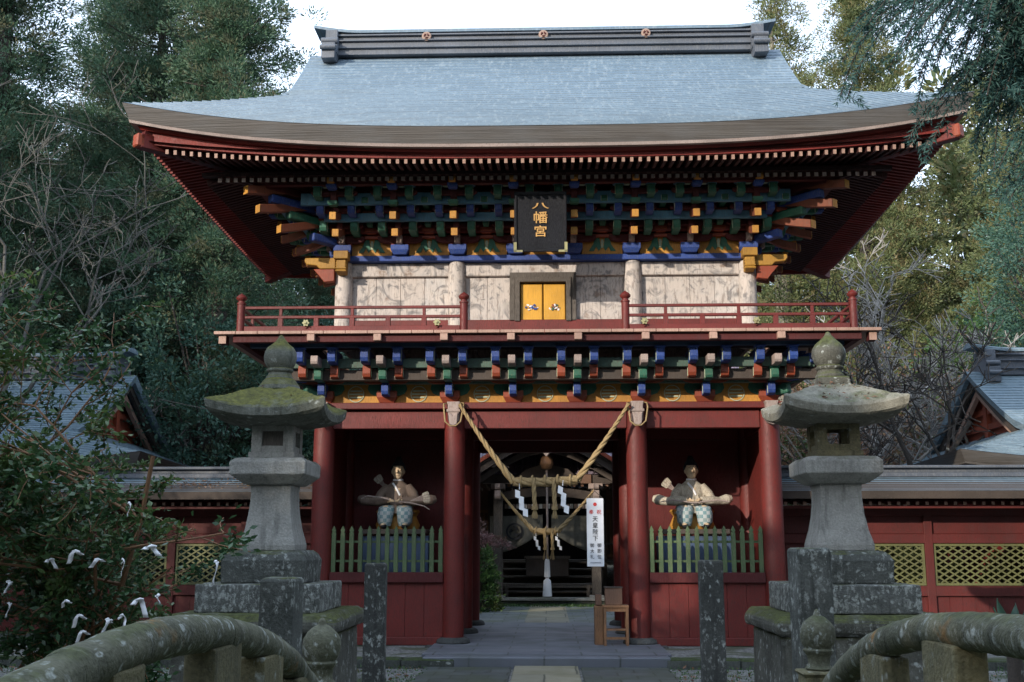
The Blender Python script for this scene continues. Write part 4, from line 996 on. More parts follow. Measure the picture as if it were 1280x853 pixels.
# ================================================================== stone lanterns
def cone(m, c, hw0, hw1, z0, z1): m.sq([(hw0, z0), (hw1, z1)], c)
def lantern(label, x, y, roofm, s):
    L_ = thing('stone_lantern', label, 'stone lantern', (x, y, 0), 'stone lanterns before the gate')
    def part(name, mat, fn, bev=.02, rr=.008, sub_=3, smooth=None, parent=None, sc=.12):
        m = MB(); fn(m); o = m.build(name, mat, parent or L_, bev=bev, smooth=smooth, seg=2)
        return rough_it(o, rr, sc, sub_) if rr else o
    part('lower_plinth', st_moss, lambda m: (m.sq([(1.12, -.25), (1.10, .58)]), ), .03, .02)
    part('mossy_ledge', st_moss, lambda m: m.sq([(1.08, .58), (1.2, .62), (1.22, .74), (1.12, .82)]), .04, .025)
    part('lichened_tier', st_white, lambda m: m.sq([(.88, .82), (.88, 1.15)]), .02, .012)
    part('dark_pedestal', st_dark, lambda m: m.sq([(.60, 1.15), (.61, 1.42), (.57, 1.49), (.50, 1.535)]), .02, .01)
    part('shaft', st_grey, lambda m: m.sq([(.41, 1.535), (.41, 1.60), (.395, 1.66), (.355, 1.78), (.32, 1.95), (.30, 2.12), (.295, 2.25), (.31, 2.33)], sub=2), .012, .005)
    part('platform', st_grey, lambda m: m.sq([(.36, 2.33), (.40, 2.345), (.555, 2.45), (.56, 2.60), (.50, 2.645), (.40, 2.66)], sub=2), .012, .006)
    # fire box: four corner pillars round four windows
    def fb(m):
        h = .315; z0, z1 = 2.66, 3.13
        m.box(-h - .03, h + .03, -h - .03, h + .03, z0, z0 + .07); m.box(-h, h, -h, h, z1 - .07, z1)
        for a in (-1, 1):
            for b in (-1, 1): m.box(*sorted((a * .16, a * h)), *sorted((b * .16, b * h)), z0 + .07, z1 - .07)
            m.box(*sorted((a * .27, a * (h - .012))), -.161, .161, z0 + .07, z0 + .15); m.box(*sorted((a * .27, a * (h - .012))), -.161, .161, z1 - .14, z1 - .07)
            m.box(-.161, .161, *sorted((a * .27, a * (h - .012))), z0 + .07, z0 + .15); m.box(-.161, .161, *sorted((a * .27, a * (h - .012))), z1 - .14, z1 - .07)
    part('fire_box', st_rpost if s > 0 else st_grey, fb, .006, .004, 1)
    if s < 0: part('window_pane', greywood, lambda m: [m.box(*sorted((a * .24, a * .262)), -.16, .16, 2.8, 3.0) for a in (-1, 1)] + [m.box(-.16, .16, *sorted((a * .24, a * .262)), 2.8, 3.0) for a in (-1, 1)][:0], .003, 0)
    def rf(m):
        m.sq([(.38, 3.06), (.60, 3.08, .03), (.82, 3.115, .08), (.87, 3.14, .11), (.885, 3.23, .12), (.86, 3.265, .10), (.72, 3.335, .05), (.56, 3.425, .02), (.40, 3.50, .01), (.24, 3.55)], sub=10)
    part('lantern_roof', roofm, rf, 0, .014, 2, 28, sc=.07)
    part('roof_ring', st_moss if s > 0 else roofm, lambda m: m.sq([(.235, 3.53), (.235, 3.64), (.20, 3.66)]) if s > 0 else m.lathe([(.33, 3.52), (.31, 3.58), (.25, 3.65), (.21, 3.68)], 24), .012, .006, 2)
    part('finial', st_moss if s > 0 else st_roof_l, lambda m: m.lathe([(.20, 3.64), (.215, 3.68), (.185, 3.72), (.175, 3.75), (.20, 3.77), (.205, 3.79), (.185, 3.81), (.225, 3.86), (.25, 3.94), (.24, 4.02), (.195, 4.08), (.12, 4.135), (.06, 4.19), (.03, 4.235), (.0, 4.25)], 28), 0, .012, 1, 60)
    L_.scale = (.83, .83, 1)
    return L_
lantern('stone lantern with yellow-green mossy roof on the left of the path', -3.36, 13.9, st_roof_l, -1)
lantern('stone lantern with pale leaf-strewn roof on the right of the path', 3.58, 13.9, st_roof_r, 1)

# stone posts and pillars
def post(name, label, x, y, w_, d, z1, mat, grp, rz=0.0, cat='post'):
    m = MB(); m.sq([(.5, -.3), (.5, z1 - .03), (.46, z1)])
    m.v = [(p[0] * w_, p[1] * d, p[2]) for p in m.v]
    o = m.build(name, mat, bev=.012); rough_it(o, .006, .1, 3); o.location = (x, y, 0); o.rotation_euler.z = rz; return tag(o, label, cat, grp)
post('stone_post', 'slim dark stone post before the left fence of the gate', -1.8, 12.1, .225, .2, 1.41, st_post, 'slim stone posts', .03)
post('stone_post', 'slim streaked stone post before the right fence of the gate', 1.76, 12.1, .245, .2, 1.445, st_post, 'slim stone posts', -.02)
post('stone_pillar', 'thick grey stone pillar at the foot of the left lantern', -2.1, 9.1, .28, .28, 1.345, st_dark, 'thick stone pillars', -.1, 'pillar')
post('stone_pillar', 'thick dark stone pillar in front of the right lantern', 2.12, 9.1, .27, .27, 1.58, st_dark, 'thick stone pillars', .1, 'pillar')

# ================================================================== the arched stone bridge
m = MB(); rows = []
for k in range(25):
    y = -3 + 10.4 * k / 24; z = .52 - .02 * (y - 3.6) ** 2 * .55; rows.append([(-1.6, y, z), (2.05, y, z)])
m.loft([[(-1.6, p[0][1], -.4), (2.05, p[0][1], -.4), (2.05, p[0][1], p[0][2] - .05), (-1.6, p[0][1], p[0][2] - .05)] for p in rows]); struct(m.build('bridge_deck', st_kerb))
def railing(s, label, prof_, X, posts, r):
    b = thing('bridge_railing', label, 'railing', (0, 0, 0), 'stone railings of the arched bridge')
    # smooth the profile with a spline through the points
    ys = [p[0] for p in prof_]; zs = [p[1] for p in prof_]
    yy = np.linspace(ys[0], ys[-1], 70); z_ = np.interp(yy, ys, zs); ker = np.ones(7) / 7; zp = np.pad(z_, 3, mode='edge'); z2 = np.convolve(zp, ker, 'valid'); z2[0] = z_[0]; z2[-3:] = z_[-3:]
    m = MB(); m.tube([(X, a, c - r) for a, c in zip(yy, z2)], r, 20); o = m.build('handrail', st_rail, b, smooth=60); rough_it(o, .006, .09, 1)
    for yj in posts[1]:
        zj = float(np.interp(yj, yy, z2)) - r; sl = float(np.interp(yj + .1, yy, z2) - np.interp(yj - .1, yy, z2)) / .2; dv = Vector((0, 1, sl)).normalized()
        m = MB(); c = Vector((X, yj, zj)); m.tube([c - dv * .05, c - dv * .03, c + dv * .03, c + dv * .05], [r + .001, r + .006, r + .006, r + .001], 20); m.build('joint_band', st_rail, b, smooth=60)
    for yp, wd in posts[0]:
        zt = float(np.interp(yp, yy, z2)) - r * 1.55
        m = MB(); m.box(X - .07, X + .07, yp - wd / 2, yp + wd / 2, -.2, zt); p = m.build('rail_post', st_rpost, b, bev=.012, seg=2); rough_it(p, .004, .1, 2)
    return b
r = .08
railing(-1, 'curving stone railing with orange lichen at the lower left', [(-1.5, .25), (0, .68), (1.2, .95), (2.2, 1.13), (3.10, 1.235), (3.55, 1.286), (4.05, 1.325), (4.36, 1.335), (4.72, 1.32), (5.39, 1.262), (5.9, 1.18), (6.3, 1.10), (6.94, .90), (7.3, .70)], -1.45, ([(5.1, .42), (5.95, .42), (3.9, .3), (2.4, .3), (6.7, .3)], (3.55, 5.2)), r)
railing(1, 'curving stone railing at the lower right', [(-1.5, .3), (0, .72), (1.2, 1.0), (2.2, 1.19), (3.1, 1.30), (3.9, 1.345), (4.4, 1.347), (5.03, 1.32), (5.48, 1.275), (5.76, 1.237), (6.17, 1.155), (6.59, 1.045), (6.95, .92), (7.36, .72)], 1.80, ([(5.05, .42), (6.1, .42), (3.2, .3), (1.9, .3), (6.9, .3)], (5.35, 3.2)), r)
def newel(label, x, y, z, sc):
    n = thing('newel_post', label, 'post', (x, y, z), 'onion topped newel posts of the bridge')
    m = MB(); m.lathe([(.085, -.19), (.10, -.165), (.078, -.14), (.082, -.08), (.105, -.05), (.112, -.035), (.10, -.02), (.122, .02), (.13, .07), (.125, .12), (.10, .165), (.06, .20), (.03, .215), (.024, .235), (.012, .255), (0, .26)], 26); m.v = [(a * sc, b * sc, c * sc) for a, b, c in m.v]
    o = m.build('onion_finial', st_rail, n, smooth=60); rough_it(o, .004, .07, 1)
    m = MB(); m.sq([(.13, -1.3), (.13, -.21), (.15, -.205), (.15, -.185), (.11, -.18)]); m.v = [(a * sc, b * sc, c * sc) for a, b, c in m.v]; o = m.build('newel_shaft', st_rpost, n, bev=.01); rough_it(o, .004, .1, 2)
    return n
newel('onion topped newel post at the end of the left railing', -1.43, 7.42, .885, .96)
newel('onion topped newel post at the end of the right railing', 1.84, 7.72, .945, .90)

# ================================================================== plaque, ropes, banner
def text_mesh(txt, size, depth, mat, name, parent, loc, bold=0.0):
    cu = bpy.data.curves.new('t', 'FONT'); cu.body = txt; cu.size = size; cu.extrude = depth; cu.align_x = 'CENTER'; cu.align_y = 'CENTER'; cu.offset = bold
    to = bpy.data.objects.new('t', cu); C.objects.link(to); dg = bpy.context.evaluated_depsgraph_get(); dg.update()
    me = bpy.data.meshes.new_from_object(to.evaluated_get(dg)); bpy.data.objects.remove(to)
    me.materials.clear(); me.materials.append(mat)
    o = bpy.data.objects.new(name, me); C.objects.link(o); o.parent = parent; o.rotation_euler = (R(90), 0, 0); o.location = loc; return o
pq = thing('name_plaque', 'black plaque with three gold characters hanging under the eaves', 'plaque', (-.06, 17.95, 6.95)); pq.rotation_euler.x = R(10)
m = MB(); m.box(-.41, .41, 0, .05, -.47, .45); m.build('board', black, pq, bev=.006)
m = MB()
for a, b, c, d in ((-.44, .44, .42, .48), (-.44, .44, -.53, -.47), (-.44, -.39, -.47, .42), (.39, .44, -.47, .42)): m.box(a, b, -.025, .045, c, d)
m.build('frame', black, pq, bev=.01)
m = MB()
for a in (-1, 1): m.box(*sorted((a * .40, a * .45)), -.035, -.026, -.53, -.37); m.box(*sorted((a * .30, a * .45)), -.035, -.026, -.535, -.50)
m.build('gilt_corner', brass, pq)
for ch, z, sx_, sy_ in (('八', .235, 1.35, .5), ('幡', .03, 1.15, .95), ('宮', -.20, 1.05, .9)): text_mesh(ch, .22, .008, gold, 'character', pq, (0, -.012, z), .002).scale = (sx_, sy_, 1)

def strands(m, pts, r, twist=9, n=3, k=None):
    """a laid rope: n strands wound round the path"""
    pts = [Vector(p) for p in pts]; P = []
    L_ = [0]
    for a, b in zip(pts, pts[1:]): L_.append(L_[-1] + (b - a).length)
    N = max(12, int(L_[-1] / .035)); rr = r if isinstance(r, (list, tuple)) else [r] * len(pts)
    t = np.linspace(0, L_[-1], N); X = [np.interp(t, L_, [p[i] for p in pts]) for i in range(3)]; RR = np.interp(t, L_, rr)
    C_ = [Vector((X[0][i], X[1][i], X[2][i])) for i in range(N)]; u = None
    fr = []
    for i in range(N):
        d = (C_[min(N - 1, i + 1)] - C_[max(0, i - 1)]).normalized()
        if u is None: u = d.orthogonal().normalized()
        u = (u - d * u.dot(d)).normalized(); fr.append((u.copy(), d.cross(u)))
    ph = 0; phs = []
    for i in range(N): phs.append(ph); ph += (t[1] - t[0]) * .55 / max(.012, RR[i])
    for s in range(n):
        q = [C_[i] + (fr[i][0] * math.cos(phs[i] + s * 6.2832 / n) + fr[i][1] * math.sin(phs[i] + s * 6.2832 / n)) * RR[i] * .5 for i in range(N)]
        m.tube(q, [x * .56 for x in RR], 7)
def sag(p, q, dip, n=16, r0=.03, r1=.09):
    p = Vector(p); q = Vector(q); return [p.lerp(q, i / n) - Vector((0, 0, dip * 4 * (i / n) * (1 - i / n))) for i in range(n + 1)], [r0 + (r1 - r0) * (i / n) ** 1.3 for i in range(n + 1)]
def shide(name, label, x, y, z, sc, grp, tilt=0.):
    """zigzag paper streamer, folded from one strip"""
    o_ = MB(); w_ = .085 * sc; P = []; x0 = 0; z0 = 0
    o_.add([(-.004, 0, .10 * sc), (.004, 0, .10 * sc), (.008, 0, 0), (-.008, 0, 0)], [(0, 1, 2, 3)])
    for k in range(4):
        h = .13 * sc; ofs = (.035 * k + (.0 if k % 2 else -.03)) * sc; yy = .012 * (k % 2) + .008 * k
        o_.add([(ofs - w_ / 2, -yy, -k * .105 * sc), (ofs + w_ / 2, -yy - .015, -k * .105 * sc - .03 * sc), (ofs + w_ / 2, -yy - .02, -k * .105 * sc - h - .03 * sc), (ofs - w_ / 2, -yy - .005, -k * .105 * sc - h)], [(0, 1, 2, 3)])
    o = o_.build(name, paper, fix=False); sol = o.modifiers.new('thick', 'SOLIDIFY'); sol.thickness = .002
    o.location = (x, y, z); o.rotation_euler.y = tilt; return tag(o, label, 'paper streamer', grp)
def shimenawa(label, A, B, cA, cB, yv, z_mid, legs, r_mid, r_end, stub, wrap):
    t = thing('sacred_rope', label, 'rope')
    m = MB(); pts, rr = sag(A, cA, .10 * (Vector(A) - Vector(cA)).length * .25, 16, r_end, r_mid); strands(m, pts, rr); m.build('left_rope', straw, t, smooth=60)
    m = MB(); pts, rr = sag(B, cB, .10 * (Vector(B) - Vector(cB)).length * .25, 16, r_end, r_mid); strands(m, pts, rr); m.build('right_rope', straw, t, smooth=60)
    m = MB(); n = 12; a = Vector(cA); b = Vector(cB); strands(m, [a.lerp(b, i / n) - Vector((0, 0, .02 * math.sin(i / n * 3.14))) for i in range(n + 1)], r_mid * 1.25, n=4)
    for q in wrap: c = a.lerp(b, q); m.tube([c + Vector((.012 * math.cos(g), math.cos(g) * r_mid * 1.3, math.sin(g) * r_mid * 1.45)) for g in np.linspace(0, 6.28, 14)], r_mid * .3, 6)
    m.build('rope_middle', straw, t, smooth=60)
    for x, z1, z2 in legs:
        m = MB(); strands(m, [(x, yv - r_mid * .9, z_mid + r_mid), (x + .01, yv - r_mid * 1.1, z_mid - .12), (x + .02, yv - r_mid, z1)], r_mid * .62); lg = m.build('hanging_strand', straw, t, smooth=60)
        m = MB(); rnd = random.Random(int(x * 100) + 5)
        m.tube([(x + .02, yv - r_mid, z1 + .03), (x + .02, yv - r_mid, z1 - .03)], r_mid * .85, 10)
        for k in range(34 if stub else 14):
            a_ = rnd.uniform(0, 6.28); q = rnd.uniform(.2, 1) * (z1 - z2) * .35; m.tube([(x + .02 + .02 * math.cos(a_), yv - r_mid + .02 * math.sin(a_), z1 - .02), (x + .02 + q * math.cos(a_), yv - r_mid + q * .5 * math.sin(a_), z2 + rnd.uniform(0, .05))], .006, 4)
        m.build('straw_tassel', straw, lg)
    return t
# big rope between the heads of the two middle columns (read at about Y 18.6)
YR = 18.55
shimenawa('thick twisted straw rope hanging in a V between the two middle columns of the gate', (-1.44, YR, 3.93), (1.40, YR, 3.93), (-.53, YR, 2.63), (.52, YR, 2.66), YR, 2.63,
          ((-.2, 2.2, 2.02), (.13, 2.2, 2.02)), .062, .03, True, (.12, .3, .5, .7, .9))
for s, lb in ((-1, 'left'), (1, 'right')):
    m = MB(); x = s * 1.55; m.tube([(x - .17, 18.72, 3.96), (x - .16, 18.6, 3.9), (x - .13, 18.56, 3.64), (x - .05, 18.54, 3.565), (x + .05, 18.54, 3.565), (x + .13, 18.56, 3.64), (x + .17, 18.6, 3.88), (x + .17, 18.74, 3.97), (x, 18.9, 4.0), (x - .17, 18.72, 3.96)], .014, 6)
    tag(m.build('rope_loop', straw, smooth=60), 'thin straw loop tied round the head of the %s middle column' % lb, 'rope', 'loops round the column heads')
shide('paper_streamer', 'left of the two large white zigzag streamers on the thick rope', -.43, YR - .12, 2.50, .95, 'large streamers')
shide('paper_streamer', 'right of the two large white zigzag streamers on the thick rope', .28, YR - .12, 2.56, .95, 'large streamers', .1)
Y2 = 30.75
shimenawa('thinner straw rope strung between the porch posts of the worship hall', (-1.35, Y2 + .5, 3.12), (1.35, Y2 + .5, 3.15), (-.36, Y2, 1.98), (.30, Y2, 1.98), Y2, 1.98, ((-.07, 1.5, 1.2), (.13, 1.5, 1.2)), .07, .03, False, (.1, .5, .9))
shide('paper_streamer', 'left of the two small white streamers on the thinner rope', -.30, Y2 - .12, 1.84, .8, 'small streamers')
shide('paper_streamer', 'right of the two small white streamers on the thinner rope', .28, Y2 - .12, 1.84, .8, 'small streamers')
bn = thing('hanging_banner', 'white banner with red disc and black characters hanging below the straw rope in the gateway', 'banner', (.815, 18.62, 1.81)); bn.scale = (.84, 1, .84)
m = MB(); m.box(-.165, .165, 0, .006, -.66, .66); m.build('banner_cloth', paper, bn)
m = MB(); m.tube([(-.16, 0, .655), (-.02, .0, .78), (0, .0, .80), (.02, .0, .78), (.16, 0, .655)], .006, 6); m.tube([(0, 0, .79), (0, -.02, 1.38)], .004, 5); m.build('hanging_string', darkwood, bn)
m = MB(); n = 28; m.prism([(.0 + .036 * math.cos(6.2832 * k / n), .54 + .036 * math.sin(6.2832 * k / n)) for k in range(n)], -.004, -.001); m.build('red_disc', cred, bn)
text_mesh('奉', .095, .001, cred, 'character', bn, (-.075, -.006, .385), .0); text_mesh('祝', .095, .001, cred, 'character', bn, (.075, -.006, .385), .0)
for ch, z in zip('天皇陛下', (.25, .125, .0, -.125)): text_mesh(ch, .115, .001, cblack, 'character', bn, (.0, -.006, z), .0)
for ch, z in zip('御即位', (-.26, -.37, -.48)): text_mesh(ch, .085, .001, cblack, 'character', bn, (.075, -.006, z), .0)
for ch, z in zip('御大礼', (-.26, -.37, -.48)): text_mesh(ch, .085, .001, cblack, 'character', bn, (-.065, -.006, z), .0)
m = MB(); m.box(-.11, .11, -.003, -.001, -.605, -.603)
for k in range(11): m.box(-.1 + k * .019, -.09 + k * .019, -.003, -.001, -.592, -.577)
m.build('small_print', dkblue, bn)
# wooden stand with box beside the right middle column
st = thing('wooden_stand', 'small wooden table with open frame beside the right middle column', 'stand', (1.13, 18.7, 0))
m = MB(); m.box(-.21, .21, -.17, .17, .60, .64); m.build('table_top', oak, st, bev=.006)
for a in (-1, 1):
    for b in (-1, 1): m = MB(); m.box(a * .18 - .022, a * .18 + .022, b * .14 - .022, b * .14 + .022, .0, .60); m.build('leg', oak, st, bev=.004)
m = MB(); m.box(-.18, .18, -.15, -.13, .54, .60); m.box(-.18, .18, -.15, -.13, .10, .14); m.box(-.19, -.17, -.14, .14, .10, .14); m.box(.17, .19, -.14, .14, .10, .14); m.box(-.17, .17, -.13, .13, .24, .26); m.build('stretcher', oak, st)
s2 = thing('low_wooden_box', 'narrow upright wooden box standing left of the small table', 'box', (.86, 18.85, 0))
m = MB(); m.box(-.07, .07, -.14, .14, 0, .62); m.build('box_body', oak, s2, bev=.006); m = MB(); m.box(-.05, .05, -.1, .12, .63, .80); m.build('box_back', brown, s2, bev=.006)
s3 = thing('brown_box', 'dark brown square box set on the small wooden table', 'box', (1.10, 18.72, .64))
m = MB(); m.box(-.14, .14, -.1, .1, 0, .27); m.build('box_body', brown, s3, bev=.008); m = MB(); m.box(-.15, .15, -.11, .11, .27, .29); m.build('lid', darkwood, s3, bev=.004)

# ================================================================== seated guardian statues behind the fences
def fuse(o, v=.012, sm=3):
    r_ = o.modifiers.new('fuse', 'REMESH'); r_.mode = 'VOXEL'; r_.voxel_size = v; r_.use_smooth_shade = True
    if sm: q = o.modifiers.new('smooth', 'SMOOTH'); q.iterations = sm; q.factor = .5
    return o
def ell(m, c, rx, ry, rz, n=14):
    m.loft([[(c[0] + rx * math.sin(math.pi * k / 10) * math.cos(6.2832 * j / n), c[1] + ry * math.sin(math.pi * k / 10) * math.sin(6.2832 * j / n), c[2] - rz * math.cos(math.pi * k / 10)) for j in range(n)] for k in [.3, 1, 2, 3, 4, 5, 6, 7, 8, 9, 9.7]])
def guardian(label, x, y, robe, s):
    g = thing('seated_statue', label, 'statue', (x, y, 1.93), 'seated guardian statues of the gate')
    # head, neck, hands and shins in one continuous body
    m = MB()
    ell(m, (0, -.02, .90), .098, .11, .135); ell(m, (0, -.055, .815), .07, .07, .06)
    m.tube([(0, 0, .62), (0, -.005, .82)], [.07, .06], 12); m.tube([(0, 0, .25), (0, 0, .62)], [.15, .14], 12)
    m.tube([(0, -.122, .925), (0, -.155, .88), (0, -.125, .865)], [.012, .022, .014], 8)
    for a in (-1, 1):
        ell(m, (a * .043, -.117, .915), .024, .012, .009, 8); ell(m, (a * .045, -.122, .95), .032, .012, .007, 8); ell(m, (a * .10, -.01, .895), .014, .028, .042, 8)
        m.tube([(a * .16, 0, .6), (a * .28, -.1, .42), (a * .10, -.30, .40)], [.06, .05, .032], 10)
        ell(m, (a * .06, -.34, .405), .042, .045, .028, 10)                       # palm
        for q in range(4): m.tube([(a * (.075 - q * .018), -.36, .42 - q * .002), (a * (.07 - q * .018), -.395, .41), (a * (.065 - q * .018), -.39, .385 - .003 * (q % 2))], [.010, .009, .008], 6)
        m.tube([(a * .085, -.34, .42), (a * .08, -.365, .44), (a * .06, -.38, .435)], [.011, .010, .008], 6)
        m.tube([(a * .1, 0, .28), (a * .15, -.32, .27), (a * .16, -.34, .02)], [.09, .07, .045], 10); ell(m, (a * .17, -.40, .02), .045, .10, .03)
    ell(m, (0, -.125, .833), .032, .014, .009, 8)
    fuse(m.build('body', skin_m, g), .008, 2)
    m = MB()
    el = lambda cx, cy, z, rx, ry, n=20: [(cx + rx * math.cos(6.2832 * j / n), cy + ry * math.sin(6.2832 * j / n), z) for j in range(n)]
    m.loft([el(0, -.05, .20, .30, .25), el(0, -.04, .30, .27, .22), el(0, 0, .42, .20, .155), el(0, 0, .55, .20, .145), el(0, 0, .65, .20, .12), el(0, 0, .70, .13, .085), el(0, -.01, .745, .08, .07)])
    for a in (-1, 1):
        m.tube([(a * .15, 0, .64), (a * .26, -.05, .52), (a * .30, -.12, .42)], [.085, .08, .075], 14)
        # wide sleeves falling outwards in stiff folds
        pts = [(a * .10, -.28, .42), (a * .28, -.20, .40), (a * .42, -.12, .40), (a * .55, -.08, .43), (a * .63, -.06, .45)]
        m.tube(pts, [.05, .08, .07, .09, .05], 12)
        m.tube([(a * .3, -.16, .37), (a * .48, -.12, .37), (a * .62, -.10, .42)], [.035, .035, .02], 8)
        for k in range(4): m.tube([(a * (.16 + .09 * k), -.25 + .05 * k, .46), (a * (.24 + .1 * k), -.22 + .04 * k, .35)], [.014, .012], 6)
    for k in range(5): m.tube([(-.16 + .08 * k, -.13, .52), (-.2 + .1 * k, -.24, .24)], [.012, .02], 6)
    fuse(m.build('robe', robe, g), .012, 2)
    m = MB(); m.tube([(0, -.0, .745), (0, -.0, .77)], .082, 16); m.tube([(-.07, -.10, .70), (0, -.135, .60), (.05, -.14, .5)], .018, 8); m.build('collar', paper, g, smooth=50)
    for a in (-1, 1):
        m = MB(); m.loft([el(a * .15, -.30, .0, .085, .085), el(a * .16, -.31, .06, .115, .11), el(a * .155, -.3, .2, .13, .125), el(a * .14, -.25, .30, .125, .13), el(a * .12, -.15, .34, .10, .1)])
        m.build('trouser_leg', check, g, smooth=60)
        m = MB(); ell(m, (a * .165, -.40, -.005), .05, .11, .045); m.build('boot', black, g, smooth=60)
    m = MB(); m.loft([el(0, .0, .985, .106, .115), el(0, .01, 1.02, .10, .105), el(0, .03, 1.06, .07, .07), el(0, .05, 1.11, .05, .035), el(0, .06, 1.15, .03, .02)]); m.build('black_cap', black, g, smooth=50)
    for a in (-1, 1): m = MB(); m.tube([(a * .098, -.0, .98), (a * .104, -.01, .92), (a * .095, -.0, .86)], [.02, .022, .01], 8); m.build('hair_lock', black, g, smooth=60)
    # seat behind the legs
    m = MB(); m.loft([el(0, .05, -.05, .34, .26), el(0, .05, .02, .36, .28), el(0, .05, .16, .30, .24), el(0, .05, .24, .36, .28), el(0, .05, .27, .34, .26)]); m.build('seat', yellow, g, smooth=40)
    m = MB(); m.box(-.52, .52, -.50, .38, -.13, -.05); m.build('plinth', darkwood, g, bev=.01)
    m = MB(); m.box(-.55, .55, -.42, .36, -.80, -.15); m.build('pedestal_box', dkblue, g, bev=.01)
    g.scale = (1.12, 1.1, 1.1); g.location.z = 1.93
    return g
gl = guardian('seated archer statue in a dark brown robe behind the left picket fence', -2.68, 20.25, robe_l, -1)
gr = guardian('seated statue in a pale cream robe behind the right picket fence', 2.62, 20.25, robe_r, 1)
def bow(label, x, y, z, c):
    b = thing('bow', label, 'bow', (x, y, z), 'bows held by the statues')
    m = MB(); m.tube([(-.62, 0, .05), (-.5, 0, .10), (-.25, 0, .07), (0, 0, .0), (.25, 0, -.02), (.5, 0, -.08), (.6, 0, -.14)] if c < 0 else [(-.6, 0, .02), (-.4, 0, .05), (0, 0, 0), (.4, 0, .05), (.6, 0, .02)], [.008, .012, .014, .015, .014, .012, .008][:7 if c < 0 else 5], 8); m.build('stave', carv, b, smooth=60); return b
bow('curved bow across the lap of the brown robed statue', -2.66, 19.84, 2.36, -1)
bow('slim bow across the lap of the cream robed statue', 2.62, 19.84, 2.33, 1)
def arrows(label, x, y, z, ang, n, ln):
    b = thing('arrow_bundle', label, 'arrows', (x, y, z), 'bundles of arrows with the statues'); rnd = random.Random(n)
    for k in range(n):
        a = ang + (k - n / 2) * .07; d = Vector((math.cos(a), -.05 * (k % 2), math.sin(a)))
        m = MB(); m.mat(0).tube([Vector((0, 0, 0)), d * ln], .006, 6)
        for q in (-1, 1): m.mat(1).add([d * ln * .62, d * ln, d * ln * .96 + Vector((-d.z, 0, d.x)) * .03 * q, d * ln * .70 + Vector((-d.z, 0, d.x)) * .03 * q], [(0, 1, 2, 3)])
        m.build('arrow', [carv, robe_r], b, fix=False)
    return b
arrows('fan of pale arrows at the hand of the brown robed statue', -2.40, 19.8, 2.37, .25, 7, .36)
arrows('arrows in a quiver behind the shoulder of the brown robed statue', -2.86, 20.4, 2.55, 2.3, 5, .38)
arrows('arrows in a quiver behind the shoulder of the cream robed statue', 2.42, 20.4, 2.5, 2.45, 6, .38)

# ================================================================== foliage
rng = np.random.default_rng(11)
def nmesh(name, V, F4, mat):
    me = bpy.data.meshes.new(name); nv, nf = len(V), len(F4)
    me.vertices.add(nv); me.vertices.foreach_set('co', np.asarray(V, np.float32).ravel())
    me.loops.add(nf * 4); me.loops.foreach_set('vertex_index', np.asarray(F4, np.int32).ravel())
    me.polygons.add(nf); me.polygons.foreach_set('loop_start', np.arange(0, nf * 4, 4, dtype=np.int32)); me.polygons.foreach_set('loop_total', np.full(nf, 4, np.int32))
    me.materials.append(mat); me.update(calc_edges=True); return me
def norm(a): return a / np.maximum(1e-9, np.linalg.norm(a, axis=1, keepdims=True))
def sprays(P, D, ln, wd, rs=None):
    """one pointed leaf or needle spray per point: a narrow folded diamond"""
    n = len(P); r = rng.normal(size=(n, 3)); S = norm(np.cross(D, r)); ln = np.asarray(ln).reshape(-1, 1) * np.ones((n, 1)); wd = np.asarray(wd).reshape(-1, 1) * np.ones((n, 1))
    U = norm(np.cross(S, D))
    a = P; b = P + D * ln * .45 + S * wd + U * wd * .25; c = P + D * ln; d = P + D * ln * .45 - S * wd + U * wd * .25
    V = np.stack([a, b, c, d], 1).reshape(-1, 3); F = np.arange(n * 4).reshape(-1, 4); return V, F
def leafobj(name, parts, mat, parent=None):
    V = []; F = []; o = 0
    for v, f in parts: V.append(v); F.append(f + o); o += len(v)
    ob = bpy.data.objects.new(name, nmesh(name, np.concatenate(V), np.concatenate(F), mat)); C.objects.link(ob); ob.parent = parent; return ob
def clumps(P, D, k, rad, ln, wd, up=.25, outw=.8, down=0):
    """k sprays in a tuft round every point"""
    n = len(P); Q = np.repeat(P, k, 0); DD = np.repeat(D, k, 0)
    jit = norm(rng.normal(size=(n * k, 3))); rr = rad * rng.random((n * k, 1)) ** .5
    dirs = norm(DD * outw + jit * .9 + np.array([0, 0, up - down]))
    return sprays(Q + jit * rr * np.array([1, 1, .6]), dirs, ln * rng.uniform(.6, 1.3, n * k), wd * rng.uniform(.7, 1.2, n * k))
def cedar_mesh(H, Rr, z0, nb, k, seed, ln=.125, wd=.021):
    global rng; rng = np.random.default_rng(seed); P = []; D = []; B = MB()
    B.tube([(0, 0, -.3), (.05, 0, H * .3), (0, .05, H * .7), (0, 0, H)], [H * .022, H * .017, H * .009, .02], 9)
    for i in range(nb):
        t = (i + rng.random()) / nb; z = z0 + (H - z0) * t; a = rng.random() * 6.2832
        L_ = Rr * (1 - t) ** .62 * rng.uniform(.55, 1.12) * (0.75 + .35 * math.sin(a * 2 + seed)); n = max(2, int(L_ / .42)); p0 = Vector((0, 0, z)); pts = [p0]
        for j in range(1, n + 1):
            u = j / n; q = p0 + Vector((math.cos(a) * L_ * u, math.sin(a) * L_ * u, L_ * (-.16 * u + .22 * u * u) + rng.normal() * .08)); pts.append(q)
            if u > .38:
                for s in range(1 + int(2.0 * u)):
                    off = rng.normal(size=3) * .30 * (.6 + .7 * u); off[2] *= .55; P.append(np.array(q) + off); D.append([math.cos(a), math.sin(a), .15])
        B.tube(pts, [.05 * (1 - t) + .02] + [.02] * (len(pts) - 1), 4, cap=False)
    P = np.array(P); D = norm(np.array(D)); return clumps(P, D, k, .40, ln, wd, .45, .55), B
